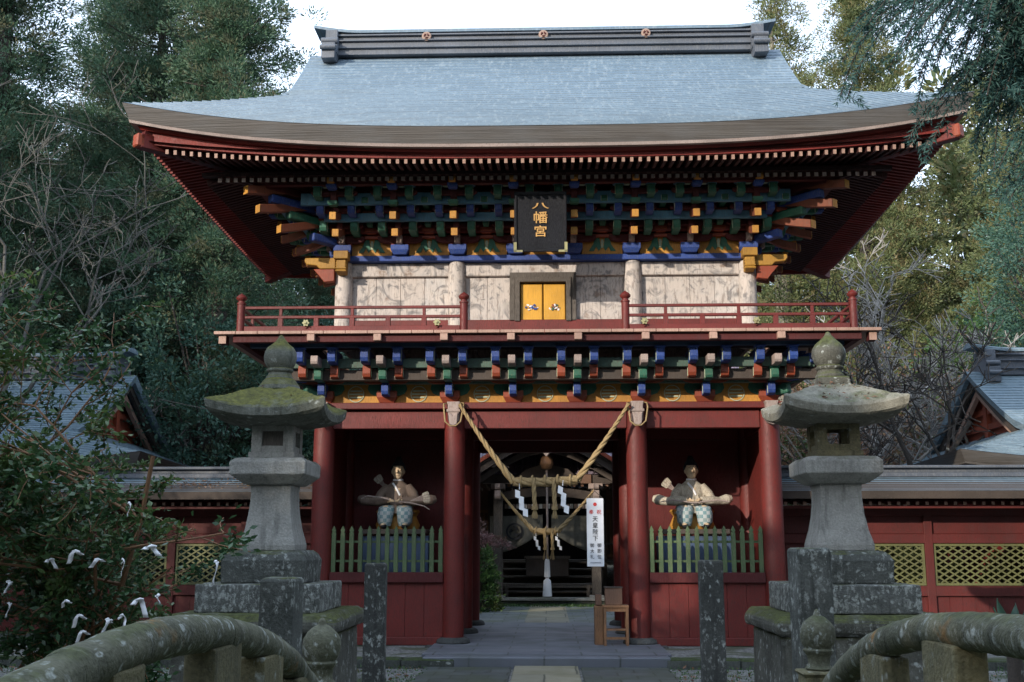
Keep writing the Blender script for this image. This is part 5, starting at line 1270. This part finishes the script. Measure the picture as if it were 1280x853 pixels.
def broad_mesh(H, Rx, Rz, nb, k, seed, ln=.13, wd=.035, zc=None):
    global rng; rng = np.random.default_rng(seed); P = []; D = []; B = MB(); zc = zc or H - Rz
    B.tube([(0, 0, -.3), (.1, 0, zc * .5), (0, .05, zc)], [H * .022, H * .017, H * .010], 9)
    for i in range(nb):
        d = rng.normal(size=3); d /= np.linalg.norm(d); r = rng.uniform(.45, 1.0) ** .5 * (1 + .18 * math.sin(d[0] * 5 + seed) + .15 * math.cos(d[2] * 6 + d[1] * 4))
        p = np.array([d[0] * Rx * r, d[1] * Rx * r, zc + d[2] * Rz * r]); P.append(p); D.append(d)
        if i % 6 == 0: B.tube([(0, 0, zc * .6), (p[0] * .4, p[1] * .4, (zc * .6 + p[2]) / 2), tuple(p)], [.06, .04, .015], 5, cap=False)
    return clumps(np.array(P), np.array(D), k, .42, ln, wd, .1, .5), B
FOL = {}
def tree_proto(key, gen, fm, bm_, name='cedar_tree', crown='crown'):
    r_ = bpy.data.objects.new(name, None); C.objects.link(r_)
    lv, B = gen; B.build('trunk', bm_, r_, smooth=60, fix=False); leafobj(crown, [lv], fm, r_); FOL[key] = [r_, False]
def tree(key, label, cat, x, y, z=0, rz=0, sc=1, grp='trees beyond the gate'):
    r_, used = FOL[key]; o = inst(r_) if used else r_; FOL[key][1] = True
    o.location = (x, y, z); o.rotation_euler.z = rz; o.scale = (sc, sc, sc) if not isinstance(sc, tuple) else sc; return tag(o, label, cat, grp)
tree_proto('cedA', cedar_mesh(21, 4.6, 3, 250, 110, 3), cedar_m, bark_d)
tree_proto('cedB', cedar_mesh(19, 4.2, 2, 230, 110, 8), cedar_m, bark_d)
tree_proto('cedY', cedar_mesh(21, 4.4, 2, 250, 110, 5), cedar_y, bark_d)
tree_proto('cedYt', cedar_mesh(22, 3.2, 6, 150, 56, 9, .15, .022), cedar_y, bark_l)
tree_proto('brD', broad_mesh(8.5, 3.2, 3.9, 420, 60, 4), teal_m, bark_d, 'broadleaf_tree')
tree_proto('brG', broad_mesh(9, 3.2, 3.8, 420, 60, 6), broad_g, bark_d, 'broadleaf_tree')
tree_proto('brT', broad_mesh(13, 2.6, 4.6, 520, 60, 14, .11, .03), teal_m, bark_d, 'broadleaf_tree')
tree_proto('aut', broad_mesh(6.5, 3.2, 2.9, 300, 26, 16, .1, .035), autumn_m, bark_l, 'autumn_tree')
L = 'tall dark cedar '
tree('cedA', L + 'whose crown edge meets the open sky left of the roof', 'cedar', -9.5, 31, -.2, .5, 1.0)
tree('cedA', L + 'rising behind the left hall at the top left of the photo', 'cedar', -15.5, 29.5, 0, 2.2, 1.08)
tree('cedB', L + 'at the far left edge behind the bare pale tree', 'cedar', -20, 31, .3, 1.2, 1.1)
tree('cedB', L + 'standing between the left hall and the gate eaves', 'cedar', -11.8, 37, .6, 4.2, 1.12)
tree('cedA', L + 'farthest back between its left neighbours', 'cedar', -17.5, 42, 1.5, 3.2, 1.15)
tree('cedA', L + 'filling the gap between the two nearest cedars on the left', 'cedar', -12.6, 34, 0, 1.9, 1.04)
tree('cedB', L + 'low and shaded directly behind the left eave', 'cedar', -8.0, 40, .8, 5.2, .72)
tree('cedY', 'sunlit olive cedar right of the roof ridge', 'cedar', 13.0, 44, 2, .6, 1.08)
tree('cedY', 'sunlit olive cedar behind the hanging branches at the top right', 'cedar', 18.5, 40, 2, 2.4, 1.12)
tree('cedY', 'sunlit olive cedar at the right edge behind the right hall', 'cedar', 24.5, 42, 3, 4.1, 1.15)
tree('cedYt', 'slender airy cedar with sky showing through beside the ridge end', 'cedar', 10.2, 47, 2, 1, 1.12)
tree('aut', 'faded pinkish brown autumn tree just right of the balcony corner', 'tree', 8.8, 35, .3, 3.4, 1.0)
tree('aut', 'russet autumn tree behind the ridge end of the right hall', 'tree', 16.4, 38, .6, 5.4, 1.15)
tree('brD', 'teal green broadleaf tree left of the gate above the wall roof', 'tree', -9.3, 30.5, 0, 1, 1.02)
tree('brD', 'dark broadleaf tree behind the ridge of the left hall', 'tree', -13.5, 34.5, 0, 3, 1.0)
tree('brD', 'dark broadleaf tree close behind the left column of the gate', 'tree', -6.6, 35, 0, 2, .95)
tree('brT', 'dense blue-green broadleaf tree at the right edge above the right hall', 'tree', 14.8, 31, 0, .3, 1.0)
tree('brG', 'green broadleaf tree low behind the right lantern', 'tree', 8.6, 41, .5, 2.7, .62)
tree('brG', 'yellowish green broadleaf tree behind the right hall ridge', 'tree', 15.0, 37, .8, 4.7, .95)
tree('aut', 'faded reddish brown autumn tree behind the right lantern', 'tree', 11.2, 33.5, .2, .4, 1.0)
tree('aut', 'faded reddish brown autumn tree beyond the bare tree', 'tree', 13.8, 41, 1, 2.4, 1.1)
# forest on the hill behind: uncountable, one object each side
def wood(name, xs, ys, n, mat, seed, hs):
    global rng; rng = np.random.default_rng(seed); P = []; D = []
    for i in range(n):
        x = rng.uniform(*xs); y = rng.uniform(*ys); h = rng.uniform(*hs); z = hillf(x, y); m_ = 26
        t = rng.random(m_); a = rng.random(m_) * 6.28; rr = 2.6 * (1 - t) ** .6 * rng.uniform(.6, 1, m_)
        P.append(np.stack([x + rr * np.cos(a), y + rr * np.sin(a), z + h * (.06 + .94 * t)], 1)); D.append(np.stack([np.cos(a), np.sin(a), np.full(m_, .2)], 1))
    return stuff(leafobj(name, [clumps(np.concatenate(P), np.concatenate(D), 34, .95, .55, .11, .2, .7)], mat))
tag(wood('far_wood', (-46, -8), (44, 66), 105, cedar_m, 21, (12, 19)), 'dark far-off cedar wood on the slope left of the gate', 'wood')
tag(wood('far_wood', (8, 48), (48, 68), 105, cedar_y, 22, (12, 20)), 'olive far-off cedar wood on the slope right of the gate', 'wood')
tag(wood('far_undergrowth', (-34, -6), (38, 48), 60, teal_m, 23, (3, 6)), 'dark undergrowth at the foot of the left wood', 'undergrowth')
tag(wood('far_undergrowth', (7, 34), (40, 50), 60, autumn_m, 24, (2.5, 5.5)), 'brown and pink undergrowth at the foot of the right wood', 'undergrowth')

# bare trees
def bare(name, label, x, y, z, H, lean, mat, seed, depth=5, r0=.12, spread=.6, mn=.008):
    rnd = random.Random(seed); t = thing(name, label, 'tree', (x, y, z)); T = MB(); B = MB()
    def grow(p, d, L_, r, k):
        n = 4; pts = [p]; q = p
        for i in range(n):
            d = (d + Vector((rnd.gauss(0, .13), rnd.gauss(0, .13), rnd.gauss(0, .08) + .04))).normalized(); q = q + d * L_ / n; pts.append(q)
        (T if k <= 1 else B).tube(pts, [max(mn, r * (1 - .4 * i / n)) for i in range(n + 1)], 7 if k < 2 else 4, cap=False)
        if k >= depth: return
        for i in range(rnd.choice((2, 3, 3)) if k else 4):
            at = pts[rnd.randint(2, n)]; side = Vector((rnd.gauss(0, 1), rnd.gauss(0, 1), rnd.gauss(.1, .5))).normalized()
            grow(at, (d * (1 - spread * .5) + side * spread).normalized(), L_ * rnd.uniform(.55, .8), r * .55, k + 1)
    grow(Vector((0, 0, -.2)), Vector(lean).normalized(), H * .42, r0, 0)
    T.build('trunk', mat, t, smooth=60, fix=False); B.build('twigs', mat, t, fix=False); return t
bare('bare_tree', 'leafless tree with dark upright trunk between the right lantern and the right hall', 9.6, 27.5, 0, 8.6, (.02, 0, 1), bark_d, 5, 6, .15, .75, .013)
bare('bare_tree', 'leafless grey tree with fine twigs below the right eave', 8.6, 31, 0, 9.0, (.12, 0, 1), bark_t, 12, 6, .12, .8, .016)
bare('bare_tree', 'leafless grey tree with pale fine twigs at the right edge', 16.6, 29, .2, 8.0, (-.1, 0, 1), bark_t, 31, 6, .12, .8, .015)
bare('bare_tree', 'leafless pale trunked tree leaning right at the left edge', -12.2, 24.6, 0, 13.0, (.10, 0, 1), bark_g, 10, 6, .11, .6, .009)
bare('bare_tree', 'leafless twiggy tree above the ridge of the left hall', -11.6, 31, 0, 9, (.02, 0, 1), bark_t, 44, 6, .12, .8, .016)

bare('bare_tree', 'leafless silvery tree with spreading twigs beside the right balcony corner', 8.0, 29, 0, 9.5, (.06, 0, 1), bark_p, 18, 6, .10, .7, .011)
bare('bare_tree', 'leafless silvery tree with spreading twigs before the blue-green broadleaf tree', 11.6, 29.5, 0, 9.0, (.05, 0, 1), bark_p, 27, 6, .10, .75, .011)
# conifer whose drooping branches hang into the top right corner
def conifer():
    t = thing('overhanging_conifer', 'blue-green conifer with drooping branches hanging into the top right corner', 'conifer', (6.5, 9.6, 0))
    B = MB(); B.tube([(0, 0, -.3), (.1, 0, 4), (0, 0, 9)], [.3, .24, .12], 12); rnd = random.Random(4); P = []; D = []; W = MB()
    limbs = [((0, 0, 6.2), (-3.1, .5, 6.75)), ((0, 0, 6.0), (-2.6, -.2, 6.6)), ((0, 0, 5.9), (-1.9, .3, 6.35)), ((0, 0, 5.3), (-1.7, -.1, 5.75)), ((0, 0, 6.6), (-2.7, .1, 7.1)), ((0, 0, 5.6), (-2.3, .6, 6.15)), ((0, 0, 4.9), (-1.5, .3, 5.35)), ((0, 0, 4.3), (-1.2, -.2, 4.65))]
    for a, b in limbs:
        a = Vector(a); b = Vector(b); n = 14; pts = [a.lerp(b, i / n) + Vector((0, 0, .25 * math.sin(i / n * 3.1))) for i in range(n + 1)]
        W.tube(pts, [.07 * (1 - .75 * i / n) for i in range(n + 1)], 6)
        for i in range(2, n + 1):
            for s in range(4):
                L_ = rnd.uniform(.7, 1.9) * (1 - .35 * i / n); d = Vector((rnd.uniform(-.75, -.1), rnd.uniform(-.5, .5), rnd.uniform(-.25, -.05))).normalized(); q = pts[i]; tw = [q]; m_ = int(L_ / .05)
                for j in range(m_): d = (d + Vector((0, 0, -.055)) + Vector((rnd.gauss(0, .02),) * 3)).normalized(); q = q + d * .05; tw.append(q)
                W.tube(tw, .006, 4, cap=False)
                for j in range(2, len(tw)):
                    for k in range(9): P.append(tw[j] + d * rnd.uniform(-.02, .02)); v = Vector((rnd.gauss(0, 1), rnd.gauss(0, 1), rnd.gauss(0, 1))); dd = (tw[j] - tw[j - 1]).normalized(); v = (v - dd * v.dot(dd)).normalized(); D.append((v + dd * .9).normalized())
                    if j % 5 == 0 and L_ > 1:      # side twiglets
                        sd_ = Vector((rnd.gauss(0, 1), rnd.gauss(0, .6), rnd.uniform(-.6, .1))).normalized(); q2 = tw[j]
                        for g in range(int(rnd.uniform(4, 9))):
                            sd_ = (sd_ + Vector((0, 0, -.1))).normalized(); q2 = q2 + sd_ * .045
                            for k in range(8): v = Vector((rnd.gauss(0, 1), rnd.gauss(0, 1), rnd.gauss(0, 1))); v = (v - sd_ * v.dot(sd_)).normalized(); P.append(q2); D.append((v + sd_ * .9).normalized())
    B.build('trunk', bark_d, t, smooth=60, fix=False); W.build('branches', bark_d, t, fix=False)
    P = np.array([tuple(p) for p in P]); D = np.array([tuple(d) for d in D]); leafobj('needles', [sprays(P, D, rng.uniform(.05, .085, len(P)), .0055)], blue_c, t); return t
conifer()

# leafy shrub in the left foreground with paper fortunes tied on
def shrub():
    t = thing('leafy_shrub', 'tall leafy evergreen shrub in the left foreground with papers tied on it', 'shrub', (-3.55, 9.3, 0)); rnd = random.Random(2); S = MB(); P = []; D = []; tips = []
    def grow(p, d, L_, r, k):
        n = 5; pts = [p]; q = p
        if k and (p.x > .38 or (p.x > .0 and p.z > 2.3)) and not (1.2 < p.z < 1.75 and abs(d.z) < .35 and k >= 2): return
        for i in range(n): d = (d + Vector((rnd.gauss(0, .14), rnd.gauss(0, .14), rnd.gauss(.03, .08)))).normalized(); q = q + d * L_ / n; pts.append(q)
        S.tube(pts, [max(.004, r * (1 - .45 * i / n)) for i in range(n + 1)], 6, cap=False)
        if k >= 2:
            for i in range(1, n + 1):
                for g in range(3 if k >= 3 else 2): P.append(pts[i] + Vector((rnd.gauss(0, .03),) * 3)); D.append((d * .6 + Vector((rnd.gauss(0, .8), rnd.gauss(0, .8), rnd.gauss(-.1, .5)))).normalized())
            tips.append(pts[-1])
        if k >= 4: return
        for i in range((5, 4, 3, 3)[k]):
            at = pts[rnd.randint(1 if k else 2, n)]; side = Vector((rnd.gauss(0, 1), rnd.gauss(0, .8), rnd.gauss(-.05, .45))).normalized(); grow(at, (d * .45 + side * .65).normalized(), L_ * rnd.uniform(.42, .62), r * .5, k + 1)
    for x, y, l, h, r in ((-.55, 0, (.10, 0, 1), 2.7, .032), (-.2, .1, (.0, 0, 1), 1.3, .024), (-1.0, .1, (-.02, .1, 1), 2.9, .03), (-1.5, .3, (-.06, 0, 1), 2.6, .026), (-.8, -.2, (.06, 0, 1), 1.7, .022), (-.05, .3, (.10, .1, 1), .9, .024), (-1.2, -.4, (.05, -.1, 1), 1.7, .025), (-1.9, .2, (.0, 0, 1), 2.5, .028), (-.4, .2, (.02, -.1, 1), 2.0, .024)): grow(Vector((x, y, -.2)), Vector(l).normalized(), h, r, 0)
    S.build('stems', bark_t if False else oak, t, smooth=60, fix=False)
    P = np.array([tuple(p) for p in P]); D = np.array([tuple(d) for d in D])
    leafobj('leaves', [sprays(P, D, rng.uniform(.05, .095, len(P)), rng.uniform(.013, .02, len(P)))], shrub_m, t); return t, tips, len(P)
sh, tips, nleaf = shrub()
def fortune(label, x, y, z, rz, drop, sc=1.):
    m = MB(); m.tube([(-.022 * sc, 0, .004), (0, -.006, .006), (.022 * sc, 0, .0)], [.004 * sc, .008 * sc, .004 * sc], 8)
    for s, l in ((-1, drop), (1, drop * .3)):
        w_ = .015 * sc; n = 5; P = []
        for i in range(n + 1): u = i / n; P.append([(s * (.010 + .032 * u * sc) - w_, -.006 - .01 * math.sin(u * 5), -l * u ** 1.2), (s * (.010 + .032 * u * sc) + w_, -.012 - .01 * math.sin(u * 5 + .6), -l * u ** 1.2 + .004)])
        m.grid(P)
    o = m.build('paper_fortune', paper, smooth=60, fix=False); sol = o.modifiers.new('thick', 'SOLIDIFY'); sol.thickness = .0015
    o.location = (x, y, z); o.rotation_euler = (0, 0, rz); return tag(o, label, 'paper fortune', 'paper fortunes tied to the shrub')
for lb_, x_, y_, z_, dr_, sc_ in (
    ("white paper fortune tied high on the shrub near the wall rafters", -3.319, 8.90, 1.926, 0.10, 1.5),
    ("white paper fortune broad and flat topped on the outermost leafy twig", -3.000, 8.60, 1.586, 0.07, 1.9),
    ("white paper fortune long narrow slip hanging just left of the broad white one", -3.306, 8.80, 1.486, 0.12, 1.1),
    ("white paper fortune loosely knotted beside the tall middle stem", -3.631, 8.70, 1.549, 0.09, 1.6),
    ("white paper fortune at the tip of the lone branch crossing the left lantern base", -2.446, 8.40, 1.474, 0.16, 1.5),
    ("white paper fortune crumpled near the lattice window, right of the drooping one", -2.890, 8.50, 1.224, 0.06, 1.6),
    ("white paper fortune drooping with one long tail below the lattice window", -3.070, 8.60, 1.190, 0.13, 1.3),
    ("white paper fortune creased and cream coloured close above the stone railing", -3.242, 8.70, 1.065, 0.10, 1.3),
    ("white paper fortune cream coloured, left of its creased neighbour above the railing", -3.390, 8.80, 1.028, 0.10, 1.4),
    ("white paper fortune at the far left edge of the shrub", -4.245, 8.90, 1.310, 0.08, 1.6),
    ("white paper fortune thin and hanging below the one at the far left edge", -4.232, 8.90, 1.143, 0.10, 1.0),
    ("white paper fortune short and bluish white between the two brown stems", -3.674, 8.70, 1.172, 0.05, 1.4),
    ("white paper fortune low on the shrub right of the brown stems", -3.607, 8.80, 1.058, 0.09, 1.2),
    ("white paper fortune lowest on the shrub, close to the railing", -3.573, 8.80, 0.937, 0.08, 1.0),
    ("white paper fortune half hidden among leaves in the middle of the shrub", -3.910, 8.90, 1.485, 0.07, 1.1),
    ("white paper fortune small and white among leaves right of the tall middle stem", -3.497, 8.80, 1.486, 0.06, 1.2),
): fortune(lb_, .05 + (x_ - .05) * .95, y_ * .95, 1.6 + (z_ - 1.6) * .95, x_ * 7, dr_ * 1.0, sc_ * .95)
# small branch that carries the outermost fortune
def low_plants():
    pass
def bush(name, label, x, y, z, rx, rz, n, k, mat, ln, wd, seed, cat='bush'):
    global rng; rng = np.random.default_rng(seed); t = thing(name, label, cat, (x, y, z)); d = rng.normal(size=(n, 3)); d /= np.linalg.norm(d, axis=1, keepdims=True); d[:, 2] = abs(d[:, 2])
    r_ = rng.uniform(.4, 1, (n, 1)) ** .5; P = d * r_ * np.array([rx, rx, rz]); leafobj('leaves', [clumps(P, d, k, .14, ln, wd, .3, .6)], mat, t)
    m = MB(); [m.tube([(0, 0, -.1), tuple(P[i] * .5), tuple(P[i] * .95)], [.02, .012, .006], 5, cap=False) for i in range(0, n, 5)]; m.build('stems', bark_d, t, fix=False); return t
bush('garden_bush', 'green conical bush left of the inner path seen through the gateway', -1.75, 28.5, -.1, .55, 1.75, 120, 40, broad_g, .09, .022, 31)
bush('garden_bush', 'dusty pink leaved bush seen through the left of the gateway', -2.3, 29.5, 1.5, .95, .9, 80, 22, pinkm, .08, .02, 32)
bush('garden_bush', 'low pink flowering bush spreading over the inner path', -1.65, 29.9, 1.55, .75, .3, 60, 20, pinkm, .07, .02, 33)
bush('garden_bush', 'yellow-green bush behind the right lattice windows', 7.6, 23.2, -.1, 1.6, 1.9, 170, 40, yel_m, .11, .03, 34)
bush('garden_bush', 'second yellow-green bush behind the lattice at the right edge', 10.2, 23.6, -.1, 1.6, 1.9, 170, 40, yel_m, .11, .03, 38)
bush('garden_bush', 'dark bush behind the left lattice windows', -7.6, 23.4, -.1, 1.8, 2.0, 170, 40, teal_m, .11, .03, 35)
bush('garden_bush', 'small bluish green bush at the lower right corner', 3.35, 8.6, -.15, .35, .4, 60, 22, teal_m, .06, .014, 36)
# dark upright leaves by the right wall
pl = thing('thick_leaved_plant', 'dark plant with thick curled leaves before the right wall', 'plant', (4.75, 11.8, .0)); rnd = random.Random(8)
m = MB(); m.tube([(0, 0, -.2), (0, 0, .75)], [.09, .07], 10); m.build('stem', bark_d, pl, smooth=60)
for k in range(11):
    a = k * 2.4; l = rnd.uniform(.25, .42); m = MB(); rows = []
    for i in range(9):
        u = i / 8; w_ = .055 * math.sin(math.pi * min(1, u * .9 + .12)); rr = l * (.75 * u - .25 * u * u); z = .66 + l * (.9 * u - .75 * u * u * (k % 3) * .6); c = Vector((math.cos(a) * rr, math.sin(a) * rr, z)); sdv = Vector((-math.sin(a), math.cos(a), 0))
        rows.append([c - sdv * w_ + Vector((0, 0, .02)), c, c + sdv * w_ + Vector((0, 0, .02))])
    m.grid(rows); o = m.build('leaf', broad_d, pl, smooth=60, fix=False); sol = o.modifiers.new('thick', 'SOLIDIFY'); sol.thickness = .012
# ground cover, fallen leaves, kerb moss
def scatter(name, n, xs, ys, z, ln, wd, mat, seed, lbl, cat, flatness=.15, avoid=None):
    global rng; rng = np.random.default_rng(seed); P = np.stack([rng.uniform(*xs, n), rng.uniform(*ys, n), np.full(n, z) + rng.uniform(0, .02, n)], 1)
    if avoid: P = P[(abs(P[:, 0]) > avoid)]
    D = norm(np.stack([rng.normal(size=len(P)), rng.normal(size=len(P)), abs(rng.normal(size=len(P))) * flatness], 1)); return tag(stuff(leafobj(name, [sprays(P, D, ln * rng.uniform(.6, 1.3, len(P)), wd)], mat)), lbl, cat)
scatter('fallen_leaves', 2600, (-9, 9), (7.8, 16.6), -.15, .07, .02, autumn_m, 51, 'brown fallen leaves on the ground before the gate', 'leaves', .2, 1.8)
scatter('moss_tufts', 9000, (-9, 9), (13.5, 17.1), -.14, .035, .01, broad_g, 52, 'green moss and weeds along the stone kerb', 'moss', 2.0, 1.7)
scatter('path_weeds', 1500, (-1.75, 1.75), (30.2, 31.25), -.02, .06, .012, broad_g, 53, 'weeds where the inner path meets the hall base', 'weeds', 2.0)
scatter('path_edge_moss', 2600, (-2.2, -1.6), (24.3, 31), -.05, .05, .012, yel_m, 55, 'yellow-green moss along the left edge of the inner path', 'moss', 1.5)
# leaf litter lying on the roofs and on the right lantern
def litter(name, lbl, n, fn, seed, parent=None):
    global rng; rng = np.random.default_rng(seed); P = np.array([fn() for _ in range(n)]); D = norm(np.stack([rng.normal(size=n), rng.normal(size=n), rng.normal(size=n) * .25], 1)); o = stuff(leafobj(name, [sprays(P, D, .06 * rng.uniform(.6, 1.3, n), .012)], autumn_m)); return tag(o, lbl, 'leaves')
def on_lantern(cx, cy):
    a, b = rng.uniform(-.62, .62, 2); h = max(abs(a), abs(b)); z = float(np.interp(h, [.2, .28, .41, .56, .69], [3.58, 3.525, 3.435, 3.35, 3.31])); return (cx + a, cy + b, z)
litter('leaf_litter', 'dry leaf litter lying on the roof of the right lantern', 420, lambda: on_lantern(3.58, 13.9), 61)
litter('leaf_litter', 'a few dry leaves lying on the roof of the left lantern', 50, lambda: on_lantern(-3.36, 13.9), 62)
def on_wall(): x = -rng.uniform(4.1, 7.2); d = rng.beta(2, 2) * .8 + .05; return (x, 20.7 - .95 + d, 2.56 + .30 * d + .06 * d * d)
litter('leaf_litter', 'reddish dry leaves lying on the left wall roof', 380, on_wall, 63)
# overhead wire at the left
m = MB(); m.tube([(-9.2 + 4.2 * k / 12, 26, 5.02 - .55 * k / 12 - .12 * math.sin(math.pi * k / 12)) for k in range(13)], .010, 5); tag(m.build('overhead_wire', greywood), 'thin pale wire running from the left hall gable', 'wire')

for i, (x, y, sc, kk) in enumerate(((-11.8, 11, .72, 0), (-13.5, 7.5, .8, 0), (-12, 3.5, .85, 0), (-10, 0, .8, 0), (-8, -3.5, .85, 0), (-5.5, -6.5, .9, 0), (-3, -9.5, 1.0, 0), (-13.8, 15.5, .95, 1), (-17.5, 12.5, 1.0, 1), (-16, 18, 1.0, 1), (-15, 5, .9, 0), (-11.5, -4, 1.0, 0), (0, -10, 1.0, 0))):  # unseen trees added to block sun patches on the walls and inner court
    tree(('brD', 'brT')[kk], 'added broadleaf tree outside the picture that blocks sun from the court', 'tree', x, y, 0, i * 1.7, sc, 'added sun-blocking broadleaf trees, outside the view')
# tall trees out of the picture on the left: they keep the evening sun off the lower court
for i, (x, y, sc) in enumerate(((-21, 9, .8), (-25, 14, 1.05), (-23, 20, 1.0), (-29, 4, .85), (-30, 22, 1.15), (-28, 29, 1.2), (-17, -7, .60), (-20, -12, .68), (-24, -9, .70), (-13, -9, .58), (-27, -16, .80), (-16, -15, .66), (-22, -19, .78), (-10, -14, .62), (-32, -6, .85), (-19.5, -2.5, .58), (-14, -20, .72), (-26, -2, .7), (-6, -12, .58), (-33, -22, .9))):
    tree(('cedA', 'cedB')[i % 2], 'cedar outside the picture that shades the court', 'cedar', x, y, 0, i * 1.3, sc, 'cedars round the court, outside the view')
for i, (x, y, sc) in enumerate(((14, -2, 1.0), (17, 5, 1.05), (12, -9, 1.0), (7, -13, .9), (2, -11, .75), (18, 11, 1.0), (21, 18, 1.0), (9, -5, .8), (-11, 2, .34), (-13, 7.5, .36), (-9, -4, .45), (1, -17, .9), (-12, -6, .56), (-7, -9, .56), (-3.5, -13, .6), (-15, -10, .62), (-5, -5, .42), (6.9, 2.5, .8))):
    tree(('cedB', 'cedA')[i % 2], 'cedar outside the picture that shades the court', 'cedar', x, y, 0, i * 2.3, sc, 'cedars round the court, outside the view')
